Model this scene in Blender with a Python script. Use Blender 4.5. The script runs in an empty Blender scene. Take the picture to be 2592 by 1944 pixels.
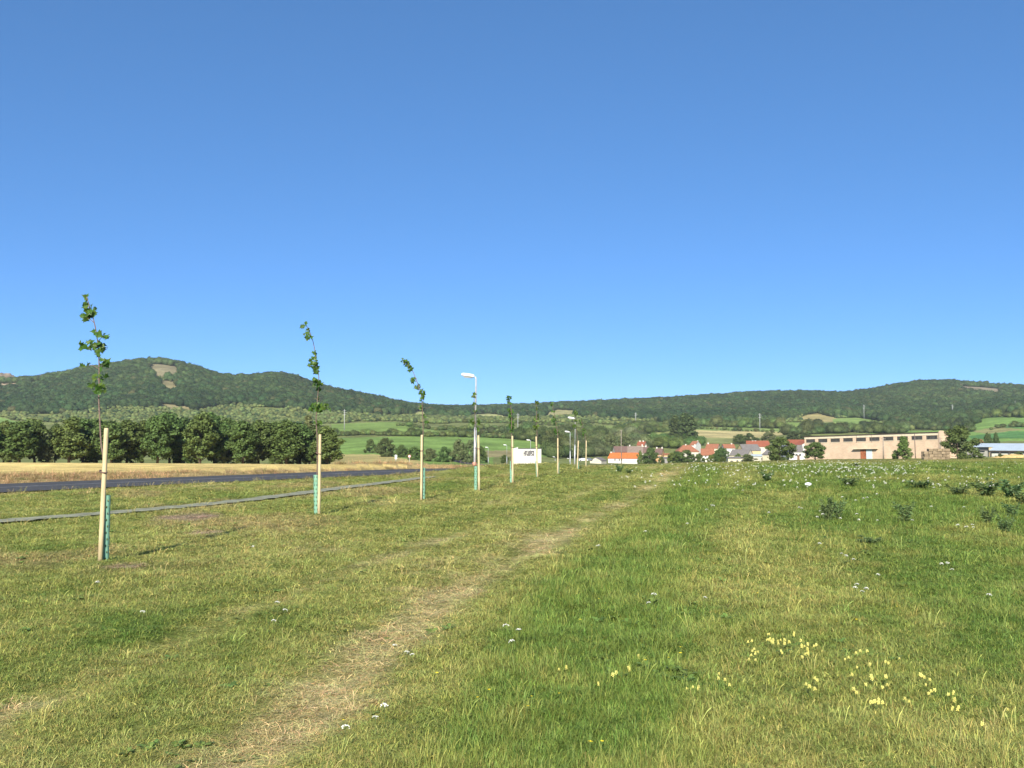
import bpy, bmesh, math, random
import numpy as np
from mathutils import Vector, Matrix

sc = bpy.context.scene
R = math.radians
# ------------------------------------------------------------------ camera
F = 2592.0; CX, CY, HOR, EYE = 1296.0, 972.0, 1115.0, 1.7
PITCH = math.atan((HOR - CY) / F)
cam = bpy.data.objects.new('camera', bpy.data.cameras.new('camera'))
sc.collection.objects.link(cam); sc.camera = cam
cam.location = (0, 0, EYE); cam.rotation_euler = (math.pi / 2 + PITCH, 0, 0)
cam.data.sensor_width = 36; cam.data.lens = 36 * F / 2592
cam.data.clip_start = 0.1; cam.data.clip_end = 20000
# ------------------------------------------------------------------ sky, sun, exposure
SUN_EL, SUN_AZ = R(33), R(188)          # azimuth clockwise from +Y: the sun stands behind the camera, a little left
w = bpy.data.worlds.new('World'); sc.world = w; w.use_nodes = True
nt = w.node_tree; bg = nt.nodes['Background']
sky = nt.nodes.new('ShaderNodeTexSky'); sky.sky_type = 'NISHITA'; sky.sun_disc = False
sky.sun_elevation = SUN_EL; sky.sun_rotation = SUN_AZ
sky.air_density = 0.3; sky.dust_density = 0.0; sky.ozone_density = 10; sky.altitude = 200
gm = nt.nodes.new('ShaderNodeGamma'); gm.inputs[1].default_value = 0.60
hs = nt.nodes.new('ShaderNodeHueSaturation'); hs.inputs['Saturation'].default_value = 1.19; hs.inputs['Value'].default_value = 1.68
nt.links.new(sky.outputs[0], gm.inputs[0]); nt.links.new(gm.outputs[0], hs.inputs['Color'])
nt.links.new(hs.outputs[0], bg.inputs[0]); bg.inputs[1].default_value = 0.15
sl = bpy.data.lights.new('sun', 'SUN'); sl.energy = 5.0; sl.angle = R(0.5); sl.color = (1.0, 0.95, 0.84)
so = bpy.data.objects.new('sun', sl); sc.collection.objects.link(so)
sd = Vector((math.sin(SUN_AZ) * math.cos(SUN_EL), math.cos(SUN_AZ) * math.cos(SUN_EL), math.sin(SUN_EL)))
so.rotation_euler = sd.to_track_quat('Z', 'Y').to_euler(); so.location = (0, 0, 300)
sc.view_settings.view_transform = 'Standard'; sc.view_settings.look = 'None'
sc.view_settings.gamma = 1; sc.view_settings.use_curve_mapping = False
sc.view_settings.exposure = 0.7
sc.render.engine = 'CYCLES'
sc.cycles.max_bounces = 3; sc.cycles.diffuse_bounces = 2; sc.cycles.glossy_bounces = 1; sc.cycles.transmission_bounces = 2
sc.cycles.transparent_max_bounces = 4; sc.cycles.volume_bounces = 0
sc.cycles.use_denoising = True; sc.cycles.denoiser = 'OPENIMAGEDENOISE'; sc.cycles.denoising_input_passes = 'RGB_ALBEDO_NORMAL'

rng = np.random.default_rng(7)
rnd = random.Random(11)
COL = sc.collection
# ------------------------------------------------------------------ helpers: pixels <-> world
cp, sp = math.cos(PITCH), math.sin(PITCH)
def P(px, py, Y):
    """world point on the plane y = Y seen at pixel (px, py) of the photograph"""
    a = (px - CX) / F; b = (CY - py) / F
    dy = cp - b * sp; dz = sp + b * cp
    return Vector((a / dy * Y, Y, EYE + dz / dy * Y))
def proj(x, y, z):
    y = np.maximum(y, 1e-3)
    f = y * cp + (z - EYE) * sp; u = -y * sp + (z - EYE) * cp
    f = np.maximum(f, 1e-3)
    return CX + x / f * F, CY - u / f * F
# ------------------------------------------------------------------ helpers: noise
def _h(i, j, s):
    n = (i.astype(np.int64) * 374761393 + j.astype(np.int64) * 668265263 + s * 1442695041) & 0x7fffffff
    n = ((n ^ (n >> 13)) * 1274126177) & 0x7fffffff
    return ((n ^ (n >> 16)) & 0xffffff) / float(0xffffff)
def vnoise(x, y, s=0):
    x = np.asarray(x, float); y = np.asarray(y, float)
    i = np.floor(x); j = np.floor(y); fx = x - i; fy = y - j
    fx = fx * fx * (3 - 2 * fx); fy = fy * fy * (3 - 2 * fy)
    a = _h(i, j, s); b = _h(i + 1, j, s); c = _h(i, j + 1, s); d = _h(i + 1, j + 1, s)
    return (a * (1 - fx) + b * fx) * (1 - fy) + (c * (1 - fx) + d * fx) * fy
def fbm(x, y, s=0, o=4):
    t = 0; a = 1; n = 0
    for k in range(o):
        t = t + a * vnoise(x * 2 ** k + 17.3 * k, y * 2 ** k - 9.1 * k, s + k); n += a; a *= 0.5
    return t / n
def sstep(a, b, x):
    t = np.clip((x - a) / (b - a), 0, 1); return t * t * (3 - 2 * t)
def in_poly(px, py, poly):
    r = np.zeros(np.shape(px), bool); n = len(poly)
    for k in range(n):
        x0, y0 = poly[k]; x1, y1 = poly[(k + 1) % n]
        if y0 == y1: continue
        c = ((y0 > py) != (y1 > py)) & (px < (x1 - x0) * (py - y0) / (y1 - y0) + x0)
        r ^= c
    return r
# ------------------------------------------------------------------ terrain
EDGE_X = [-2500, 0, 400, 850, 1000, 1200, 1300, 1450, 1540, 1760, 2020, 2400, 2592, 5000]
EDGE_D = [48, 55, 57, 60, 63, 67, 67, 67, 65, 60, 57, 54, 51, 42]
def s_edge(X): return np.interp(X, EDGE_X, EDGE_D) / F
YN = np.array([200, 300, 400, 500, 600, 700, 850, 1000, 1200, 1450, 1750, 2100, 2600, 3500, 6000.])
# pixel row at which the bare ground stands at each distance, for columns across the photograph
TAB = {
 -1500: [0, 1172, 1170, 1160, 1150, 1138, 1118, 1100, 1082, 1055, 1040, 1050, 1070, 1085, 1095],
 -400: [0, 1174, 1172, 1162, 1148, 1132, 1110, 1090, 1068, 1030, 995, 1010, 1040, 1065, 1085],
 0:    [0, 1175, 1172, 1162, 1148, 1132, 1110, 1087, 1064, 1018, 967, 990, 1030, 1060, 1085],
 100:  [0, 1175, 1172, 1162, 1148, 1132, 1110, 1086, 1062, 1012, 962, 985, 1030, 1060, 1085],
 200:  [0, 1176, 1172, 1162, 1148, 1132, 1110, 1086, 1060, 1000, 941, 970, 1020, 1060, 1085],
 300:  [0, 1176, 1172, 1162, 1148, 1132, 1110, 1086, 1058, 990, 925, 960, 1015, 1060, 1085],
 400:  [0, 1177, 1173, 1162, 1148, 1131, 1109, 1085, 1056, 982, 911, 950, 1010, 1060, 1085],
 480:  [0, 1177, 1173, 1162, 1148, 1131, 1109, 1085, 1056, 990, 930, 965, 1020, 1060, 1085],
 560:  [0, 1177, 1174, 1162, 1147, 1131, 1109, 1084, 1056, 1002, 957, 985, 1025, 1060, 1085],
 640:  [0, 1178, 1174, 1162, 1147, 1130, 1108, 1084, 1056, 1006, 957, 988, 1030, 1060, 1085],
 710:  [0, 1178, 1174, 1162, 1146, 1130, 1107, 1083, 1057, 1003, 946, 985, 1030, 1060, 1085],
 770:  [0, 1178, 1174, 1161, 1145, 1128, 1105, 1082, 1058, 1015, 967, 995, 1035, 1065, 1085],
 850:  [0, 1178, 1173, 1158, 1140, 1122, 1102, 1082, 1062, 1030, 996, 1010, 1038, 1065, 1085],
 950:  [0, 1178, 1170, 1152, 1133, 1116, 1098, 1080, 1064, 1040, 1014, 1020, 1042, 1068, 1085],
 1040: [0, 1178, 1171, 1152, 1132, 1114, 1098, 1082, 1068, 1052, 1036, 1040, 1052, 1070, 1085],
 1200: [0, 1180, 1172, 1154, 1134, 1116, 1100, 1086, 1072, 1060, 1050, 1039, 1050, 1070, 1085],
 1350: [0, 1180, 1174, 1158, 1140, 1122, 1102, 1086, 1072, 1060, 1048, 1034, 1046, 1070, 1085],
 1480: [0, 1178, 1178, 1174, 1160, 1140, 1116, 1096, 1076, 1060, 1045, 1026, 1045, 1068, 1085],
 1600: [0, 1176, 1180, 1178, 1160, 1142, 1118, 1098, 1080, 1064, 1047, 1021, 1045, 1068, 1085],
 1750: [0, 1170, 1176, 1176, 1160, 1142, 1118, 1096, 1080, 1066, 1043, 1012, 1040, 1065, 1085],
 1900: [0, 1168, 1172, 1172, 1158, 1142, 1118, 1098, 1082, 1066, 1040, 1000, 1035, 1065, 1085],
 2020: [0, 1164, 1164, 1162, 1150, 1135, 1112, 1092, 1074, 1058, 1035, 998, 1030, 1065, 1085],
 2140: [0, 1162, 1162, 1158, 1148, 1132, 1110, 1090, 1074, 1058, 1035, 1001, 1030, 1065, 1085],
 2210: [0, 1162, 1161, 1157, 1146, 1131, 1110, 1092, 1078, 1060, 1032, 992, 1030, 1060, 1085],
 2280: [0, 1161, 1160, 1156, 1145, 1130, 1110, 1094, 1080, 1060, 1025, 976, 1015, 1060, 1085],
 2360: [0, 1160, 1159, 1156, 1144, 1130, 1110, 1094, 1080, 1060, 1020, 966, 1010, 1060, 1085],
 2450: [0, 1160, 1158, 1154, 1142, 1126, 1104, 1086, 1070, 1052, 1020, 972, 1012, 1060, 1085],
 2520: [0, 1159, 1157, 1152, 1138, 1120, 1096, 1076, 1058, 1042, 1015, 979, 1015, 1060, 1085],
 2600: [0, 1158, 1156, 1150, 1134, 1114, 1088, 1066, 1048, 1038, 1015, 983, 1018, 1060, 1085],
 3000: [0, 1156, 1153, 1146, 1130, 1110, 1086, 1066, 1050, 1042, 1025, 1010, 1030, 1060, 1085],
 4500: [0, 1152, 1148, 1142, 1126, 1110, 1095, 1080, 1065, 1055, 1045, 1035, 1050, 1070, 1090],
}
GX = np.arange(-2500, 5001, 20.0)
GY = np.exp(np.linspace(math.log(200), math.log(6000), 260))
def _build_tab():
    xs = np.array(sorted(TAB)); rows = np.array([TAB[k] for k in xs], float)
    rows[:, 0] = HOR + s_edge(xs) * F + 0.8
    slope = (HOR - rows) / F                      # tangent above the eye level
    a = np.stack([np.interp(GX, xs, slope[:, k]) for k in range(len(YN))], 1)
    g = np.stack([np.interp(np.log(GY), np.log(YN), a[i]) for i in range(len(GX))], 0)
    def smooth(m, ax, n):
        for _ in range(n):
            p = np.pad(m, [(1, 1) if k == ax else (0, 0) for k in range(2)], mode='edge')
            m = (np.take(p, range(0, p.shape[ax] - 2), ax) + 2 * m + np.take(p, range(2, p.shape[ax]), ax)) / 4
        return m
    return smooth(smooth(g, 0, 3), 1, 10)
SL = _build_tab()
def far_z(x, y):
    y = np.maximum(y, 1.0)
    X = np.clip(CX + x / y * F, GX[0], GX[-1] - 1e-6); ly = np.clip((np.log(y) - math.log(200)) / (math.log(6000) - math.log(200)) * 259, 0, 258.999)
    fi = (X - GX[0]) / 20.0; i = fi.astype(int); i = np.minimum(i, len(GX) - 2); fx = fi - i
    j = ly.astype(int); fy = ly - j
    s = (SL[i, j] * (1 - fx) + SL[i + 1, j] * fx) * (1 - fy) + (SL[i, j + 1] * (1 - fx) + SL[i + 1, j + 1] * fx) * fy
    return EYE + s * y
def near_z(x, y):
    y = np.maximum(y, 2.0)
    se = s_edge(CX + x / y * F); k = 0.004
    q = (EYE / y - se) / k
    s = se + k * np.logaddexp(0, q)
    return EYE - s * y
def hz(x, y):
    """smooth ground height"""
    x = np.asarray(x, float); y = np.asarray(y, float)
    yy = np.maximum(y, np.abs(x) * 0.5)      # behind and beside the camera the ground goes on level
    t = sstep(190, 260, yy)
    return near_z(x, yy) * (1 - t) + far_z(x, yy) * t
def H(x, y): return float(hz(np.array([x]), np.array([y]))[0])
def solveY(X, py, y0=255, y1=2600):
    """distance at which the ground stands at pixel row py in column X, on the rising far side"""
    ys = np.exp(np.linspace(math.log(y1), math.log(y0), 600))
    xs = (X - CX) / F * ys
    _, p = proj(xs, ys, hz(xs, ys))
    b = np.minimum.accumulate(p[::-1])[::-1]
    k = np.argmin(np.abs(p - py)); return float(ys[k])
def gpt(X, py, lo=3.0, hi=260.0):
    """ground point of the near field seen at pixel (X, py)"""
    for _ in range(40):
        m = (lo * hi) ** 0.5; q = P(X, py, m)
        if q.z > H(q.x, m): lo = m
        else: hi = m
    q = P(X, py, lo); return Vector((q.x, lo, H(q.x, lo)))
# lines on the ground
ROAD = [(-60, -28), (-34, 8), (-18.4, 36), (-13.4, 44.5), (-8.0, 54), (-0.5, 73), (4.0, 95), (6, 120), (7, 170), (2, 240), (-4, 300), (-12, 360), (-25, 450)]
PATH = [(-30, -12), (-21.0, 3), (-14.8, 14), (-10.8, 21.6), (-8.0, 28.0), (-5.9, 38), (-4.3, 46), (-2.9, 56), (-0.8, 68)]
TRK_Y = [0, 5.3, 8, 11.45, 18, 30.4, 46, 75, 120, 300]
TRK_X = [-2.0, -1.43, -1.15, -0.64, 0.72, 3.56, 6.8, 12.5, 20, 52]
def catmull(pts, n=10):
    p = [Vector(q) for q in pts]; out = []
    for i in range(len(p) - 1):
        a = p[max(i - 1, 0)]; b = p[i]; c = p[i + 1]; d = p[min(i + 2, len(p) - 1)]
        for k in range(n):
            t = k / n
            out.append(0.5 * ((2 * b) + (c - a) * t + (2 * a - 5 * b + 4 * c - d) * t * t + (3 * b - a - 3 * c + d) * t ** 3))
    out.append(p[-1]); return out
ROADC = catmull(ROAD); PATHC = catmull(PATH)
def line_dist(x, y, line):
    best = np.full(np.shape(x), 1e9); side = np.zeros(np.shape(x))
    for a, b in zip(line[:-1], line[1:]):
        dx, dy = b.x - a.x, b.y - a.y; L2 = dx * dx + dy * dy
        t = np.clip(((x - a.x) * dx + (y - a.y) * dy) / L2, 0, 1)
        d = np.hypot(x - a.x - t * dx, y - a.y - t * dy)
        s = np.sign(dx * (y - a.y) - dy * (x - a.x))      # + is left of the line
        m = d < best; best = np.where(m, d, best); side = np.where(m, s, side)
    return best * side
STUBBLE = [(-3000, 1166), (0, 1169), (400, 1171), (850, 1174), (1000, 1176), (1100, 1181), (900, 1187), (700, 1190), (400, 1196), (0, 1202), (-1500, 1225), (-3000, 1260)]
def C(*v): return np.array(v, float)
LUSH = C(.142, .216, .040); GREEN = C(.225, .268, .062); YGREEN = C(.300, .325, .088); DRY = C(.500, .455, .195); BROWN = C(.31, .25, .11)
SOILP = [(480, 1310, .75), (310, 1440, .28), (520, 1345, .35)]
def meadow(x, y):
    """colour, blade length factor and dryness of the meadow at ground points"""
    xa = np.interp(y, TRK_Y, TRK_X)
    da = x - xa; db = da + 1.9
    al = y; ac = x - np.interp(y, TRK_Y, TRK_X)
    sw = fbm(ac * 0.9, al * 0.10, 3)                 # streaks along the mowing
    pt = fbm(x * 0.33, y * 0.22, 8); fine = fbm(x * 1.7, y * 1.3, 21)
    sp = fbm(x * 5.0, y * 4.0, 33, 3)
    wA = 0.30 + 0.14 * vnoise(y * 0.4, 0 * y, 5)
    tA = np.exp(-(da / wA) ** 2); tB = np.exp(-(db / (wA * 0.85)) ** 2)
    trk = np.clip(tA * (.70 + .6 * sstep(.25, .65, fbm(x * 0.9, y * 0.45, 44))) + tB * (.38 + .6 * sstep(.3, .7, fbm(x * 0.9, y * 0.4, 47))), 0, 1) * (1 - 0.45 * sstep(30, 70, y))
    right = sstep(.1, 1.3, da + 1.0 * (pt - .5) + .6 * (fine - .5))
    left = 1 - sstep(-7.0, -3.0, da + 2.0 * (fine - .5))
    dry = 0.32 + 0.75 * (pt - .5) + 0.5 * (fine - .5) + 0.5 * (sw - .5) + .3 * (sp - .5)
    dry = dry + trk * 0.46 - right * 0.06 + left * 0.10
    # strips of the uncut side: a lush one beside the track, a paler one, then lush again
    wv = da + 1.2 * (fbm(x * .15, y * .10, 63) - .5)
    lush = sstep(.5, 1.1, wv) * (1 - sstep(2.0, 3.0, wv)) + sstep(4.4, 5.6, wv) * (.35 + .65 * sstep(.35, .6, fbm(x * .22 + 9, y * .12, 61)))
    lush = np.clip(lush, 0, 1) * right
    dry = dry - lush * 0.28 + right * (1 - lush) * 0.02
    near = 1 - sstep(5.5, 9.0, y)
    dry = dry + near * right * 0.22 * sstep(.4, .7, fbm(x * .6, y * .6, 71))
    dry = np.clip(dry, 0, 1)
    e = dry[..., None]
    c = LUSH * (1 - sstep(.0, .3, e)) + GREEN * sstep(.0, .3, e)
    c = c * (1 - sstep(.25, .6, e)) + YGREEN * sstep(.25, .6, e)
    c = c * (1 - sstep(.58, 1., e)) + DRY * sstep(.58, 1., e)
    br = (left * sstep(.50, .72, fbm(x * .5, y * .28, 91)) * .55)[..., None]
    c = c * (1 - br) + (BROWN * 1.25) * br
    ln = 0.58 + 0.06 * right + 0.16 * lush - 0.38 * trk + 0.5 * (fine - .5)
    for X, py, r in SOILP:
        g = gpt(X, py); d = np.hypot((x - g.x), (y - g.y) * .8) / r
        m = (1 - sstep(.55, 1.15, d + 0.5 * (fine - .5)))
        c = c * (1 - m[..., None]) + C(.42, .33, .20) * m[..., None]; ln = ln * (1 - .75 * m)
    return c, np.clip(ln, .15, 2), dry
# ------------------------------------------------------------------ helpers: meshes and objects
def mesh_np(name, V, faces, mat=None, colors=None, smooth=False):
    """mesh from numpy: faces is a list of int arrays (n, k)"""
    me = bpy.data.meshes.new(name); V = np.asarray(V, np.float32)
    me.vertices.add(len(V)); me.vertices.foreach_set('co', V.ravel())
    tot = sum(f.size for f in faces); me.loops.add(tot)
    me.loops.foreach_set('vertex_index', np.concatenate([f.ravel() for f in faces]).astype(np.int32))
    sizes = np.concatenate([np.full(len(f), f.shape[1]) for f in faces]).astype(np.int32)
    me.polygons.add(len(sizes))
    me.polygons.foreach_set('loop_start', np.concatenate([[0], np.cumsum(sizes)[:-1]]).astype(np.int32))
    if smooth: me.polygons.foreach_set('use_smooth', np.ones(len(sizes), bool))
    me.update(calc_edges=True)
    if colors is not None:
        a = me.attributes.new('Col', 'FLOAT_COLOR', 'POINT')
        cc = np.ones((len(V), 4), np.float32); cc[:, :3] = colors
        a.data.foreach_set('color', cc.ravel())
    if mat: me.materials.append(mat)
    return me
def ob(name, me, parent=None, loc=None, kind=None):
    o = bpy.data.objects.new(name, me); COL.objects.link(o)
    if parent: o.parent = parent
    if loc is not None: o.location = loc
    if kind: o['kind'] = kind
    return o
def tag(o, label, cat, group=None):
    o['label'] = label; o['category'] = cat
    if group: o['group'] = group
    return o
def thing(name, label, cat, loc=(0, 0, 0), rz=0, group=None):
    o = bpy.data.objects.new(name, None); COL.objects.link(o)
    o.location = loc; o.rotation_euler = (0, 0, rz); o.empty_display_size = .3
    return tag(o, label, cat, group)
class MB:
    """collects vertices and faces into one mesh"""
    def __init__(s): s.v = []; s.f = []
    def add(s, vs, fs):
        n = len(s.v); s.v += [tuple(v) for v in vs]; s.f += [tuple(i + n for i in f) for f in fs]; return s
    def box(s, x0, x1, y0, y1, z0, z1):
        return s.add([(x0, y0, z0), (x1, y0, z0), (x1, y1, z0), (x0, y1, z0), (x0, y0, z1), (x1, y0, z1), (x1, y1, z1), (x0, y1, z1)],
                     [(0, 3, 2, 1), (4, 5, 6, 7), (0, 1, 5, 4), (1, 2, 6, 5), (2, 3, 7, 6), (3, 0, 4, 7)])
    def tube(s, pts, rad, n=8, cap=True):
        pts = [Vector(p) for p in pts]; rings = []
        for i, p in enumerate(pts):
            d = (pts[min(i + 1, len(pts) - 1)] - pts[max(i - 1, 0)]).normalized()
            a = d.orthogonal().normalized() if i == 0 else (a - d * a.dot(d)).normalized()
            b = d.cross(a)
            r = rad[i] if isinstance(rad, (list, tuple)) else rad
            rings.append([p + (a * math.cos(2 * math.pi * k / n) + b * math.sin(2 * math.pi * k / n)) * r for k in range(n)])
        m = len(s.v)
        for rg in rings: s.v += [tuple(q) for q in rg]
        for i in range(len(pts) - 1):
            for k in range(n):
                s.f.append((m + i * n + k, m + i * n + (k + 1) % n, m + (i + 1) * n + (k + 1) % n, m + (i + 1) * n + k))
        if cap:
            s.f.append(tuple(m + k for k in reversed(range(n)))); e = m + (len(pts) - 1) * n
            s.f.append(tuple(e + k for k in range(n)))
        return s
    def mesh(s, name, mat=None, smooth=False, bevel=0):
        me = bpy.data.meshes.new(name); me.from_pydata(s.v, [], s.f)
        if bevel:
            bm = bmesh.new(); bm.from_mesh(me)
            bmesh.ops.bevel(bm, geom=bm.edges[:], offset=bevel, segments=2, affect='EDGES', profile=.6); bm.to_mesh(me); bm.free()
        me.update()
        if smooth:
            for p in me.polygons: p.use_smooth = True
        if mat: me.materials.append(mat)
        return me
    def build(s, name, mat, parent=None, smooth=False, bevel=0, loc=None):
        return ob(name, s.mesh(name, mat, smooth, bevel), parent, loc)
# ------------------------------------------------------------------ materials
def mat_base(name):
    m = bpy.data.materials.new(name); m.use_nodes = True
    t = m.node_tree; return m, t, t.nodes['Principled BSDF']
def N(t, kind, **kw):
    n = t.nodes.new(kind)
    for k, v in kw.items():
        if k in n.inputs.keys() if isinstance(k, str) else False: n.inputs[k].default_value = v
        else: setattr(n, k, v)
    return n
def plain(name, col, rough=.7, var=.15, scale=8.0, metal=0, bump=0.0, coord='Object', dark=None, stretch=None):
    """a colour broken up by two noises, with slight relief"""
    m, t, b = mat_base(name); L = t.links
    tc = N(t, 'ShaderNodeTexCoord'); src = tc.outputs[coord]
    if stretch:
        mp = N(t, 'ShaderNodeMapping'); mp.inputs['Scale'].default_value = stretch; L.new(src, mp.inputs[0]); src = mp.outputs[0]
    n1 = N(t, 'ShaderNodeTexNoise'); n1.inputs['Scale'].default_value = scale; n1.inputs['Detail'].default_value = 6; n1.inputs['Roughness'].default_value = .65
    L.new(src, n1.inputs['Vector'])
    cr = N(t, 'ShaderNodeValToRGB'); e = cr.color_ramp.elements
    c0 = dark if dark else tuple(max(0, c * (1 - 2 * var)) for c in col)
    c1 = tuple(min(1, c * (1 + var)) for c in col)
    e[0].position = .28; e[0].color = (*c0, 1); e[1].position = .68; e[1].color = (*c1, 1)
    L.new(n1.outputs[0], cr.inputs[0]); L.new(cr.outputs[0], b.inputs['Base Color'])
    b.inputs['Roughness'].default_value = rough; b.inputs['Metallic'].default_value = metal
    b.inputs['Specular IOR Level'].default_value = .3
    if bump:
        bp = N(t, 'ShaderNodeBump'); bp.inputs['Strength'].default_value = bump; bp.inputs['Distance'].default_value = .02
        L.new(n1.outputs[0], bp.inputs['Height']); L.new(bp.outputs[0], b.inputs['Normal'])
    return m
def leafy(name, col=None, trans=.3, inst=False, vary=.35, rough=.6, spec=.25, vcol=False):
    """leaves and blades: diffuse with light passing through; colour from the object or the scattered copy"""
    m, t, b = mat_base(name); L = t.links
    if inst:
        at = N(t, 'ShaderNodeAttribute'); at.attribute_type = 'INSTANCER'; at.attribute_name = 'tint'; base = at.outputs['Color']
    else:
        rgb = N(t, 'ShaderNodeRGB'); rgb.outputs[0].default_value = (*col, 1); base = rgb.outputs[0]
    if vcol:
        a2 = N(t, 'ShaderNodeAttribute'); a2.attribute_type = 'GEOMETRY'; a2.attribute_name = 'Col'
        mx = N(t, 'ShaderNodeMix'); mx.data_type = 'RGBA'; mx.blend_type = 'MULTIPLY'; mx.inputs[0].default_value = 1
        L.new(base, mx.inputs[6]); L.new(a2.outputs['Color'], mx.inputs[7]); base = mx.outputs[2]
    geo = N(t, 'ShaderNodeNewGeometry'); rp = N(t, 'ShaderNodeMapRange')
    rp.inputs['To Min'].default_value = 1 - vary; rp.inputs['To Max'].default_value = 1 + vary
    L.new(geo.outputs['Random Per Island'], rp.inputs['Value'])
    oi = N(t, 'ShaderNodeObjectInfo'); hv = N(t, 'ShaderNodeHueSaturation')
    hr = N(t, 'ShaderNodeMapRange'); hr.inputs['To Min'].default_value = .475; hr.inputs['To Max'].default_value = .52
    L.new(oi.outputs['Random'], hr.inputs['Value']); L.new(hr.outputs[0], hv.inputs['Hue'])
    L.new(rp.outputs[0], hv.inputs['Value']); L.new(base, hv.inputs['Color'])
    b.inputs['Roughness'].default_value = rough; b.inputs['Specular IOR Level'].default_value = spec
    L.new(hv.outputs[0], b.inputs['Base Color'])
    if trans > 0:
        tr = N(t, 'ShaderNodeBsdfTranslucent'); L.new(hv.outputs[0], tr.inputs['Color'])
        mi = N(t, 'ShaderNodeMixShader'); mi.inputs[0].default_value = trans
        L.new(b.outputs[0], mi.inputs[1]); L.new(tr.outputs[0], mi.inputs[2])
        L.new(mi.outputs[0], t.nodes['Material Output'].inputs['Surface'])
    return m
def ground_mat():
    m, t, b = mat_base('ground'); L = t.links
    at = N(t, 'ShaderNodeAttribute'); at.attribute_name = 'Col'
    geo = N(t, 'ShaderNodeNewGeometry')
    n1 = N(t, 'ShaderNodeTexNoise'); n1.inputs['Scale'].default_value = 9; n1.inputs['Detail'].default_value = 7; n1.inputs['Roughness'].default_value = .75
    n2 = N(t, 'ShaderNodeTexNoise'); n2.inputs['Scale'].default_value = .35; n2.inputs['Detail'].default_value = 8; n2.inputs['Roughness'].default_value = .7
    n3 = N(t, 'ShaderNodeTexNoise'); n3.inputs['Scale'].default_value = .03; n3.inputs['Detail'].default_value = 6
    for n in (n1, n2, n3): L.new(geo.outputs['Position'], n.inputs['Vector'])
    val = None
    for n, a in ((n1, .5), (n2, .5), (n3, .35)):
        r = N(t, 'ShaderNodeMapRange'); r.inputs['From Min'].default_value = .25; r.inputs['From Max'].default_value = .75
        r.inputs['To Min'].default_value = 1 - a; r.inputs['To Max'].default_value = 1 + a; L.new(n.outputs[0], r.inputs['Value'])
        if val is None: val = r.outputs[0]
        else:
            mu = N(t, 'ShaderNodeMath', operation='MULTIPLY'); L.new(val, mu.inputs[0]); L.new(r.outputs[0], mu.inputs[1]); val = mu.outputs[0]
    hv = N(t, 'ShaderNodeHueSaturation'); L.new(at.outputs['Color'], hv.inputs['Color']); L.new(val, hv.inputs['Value'])
    L.new(hv.outputs[0], b.inputs['Base Color']); b.inputs['Roughness'].default_value = .95; b.inputs['Specular IOR Level'].default_value = .05
    bp = N(t, 'ShaderNodeBump'); bp.inputs['Strength'].default_value = .8; bp.inputs['Distance'].default_value = .05
    L.new(n1.outputs[0], bp.inputs['Height']); L.new(bp.outputs[0], b.inputs['Normal'])
    return m
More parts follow.
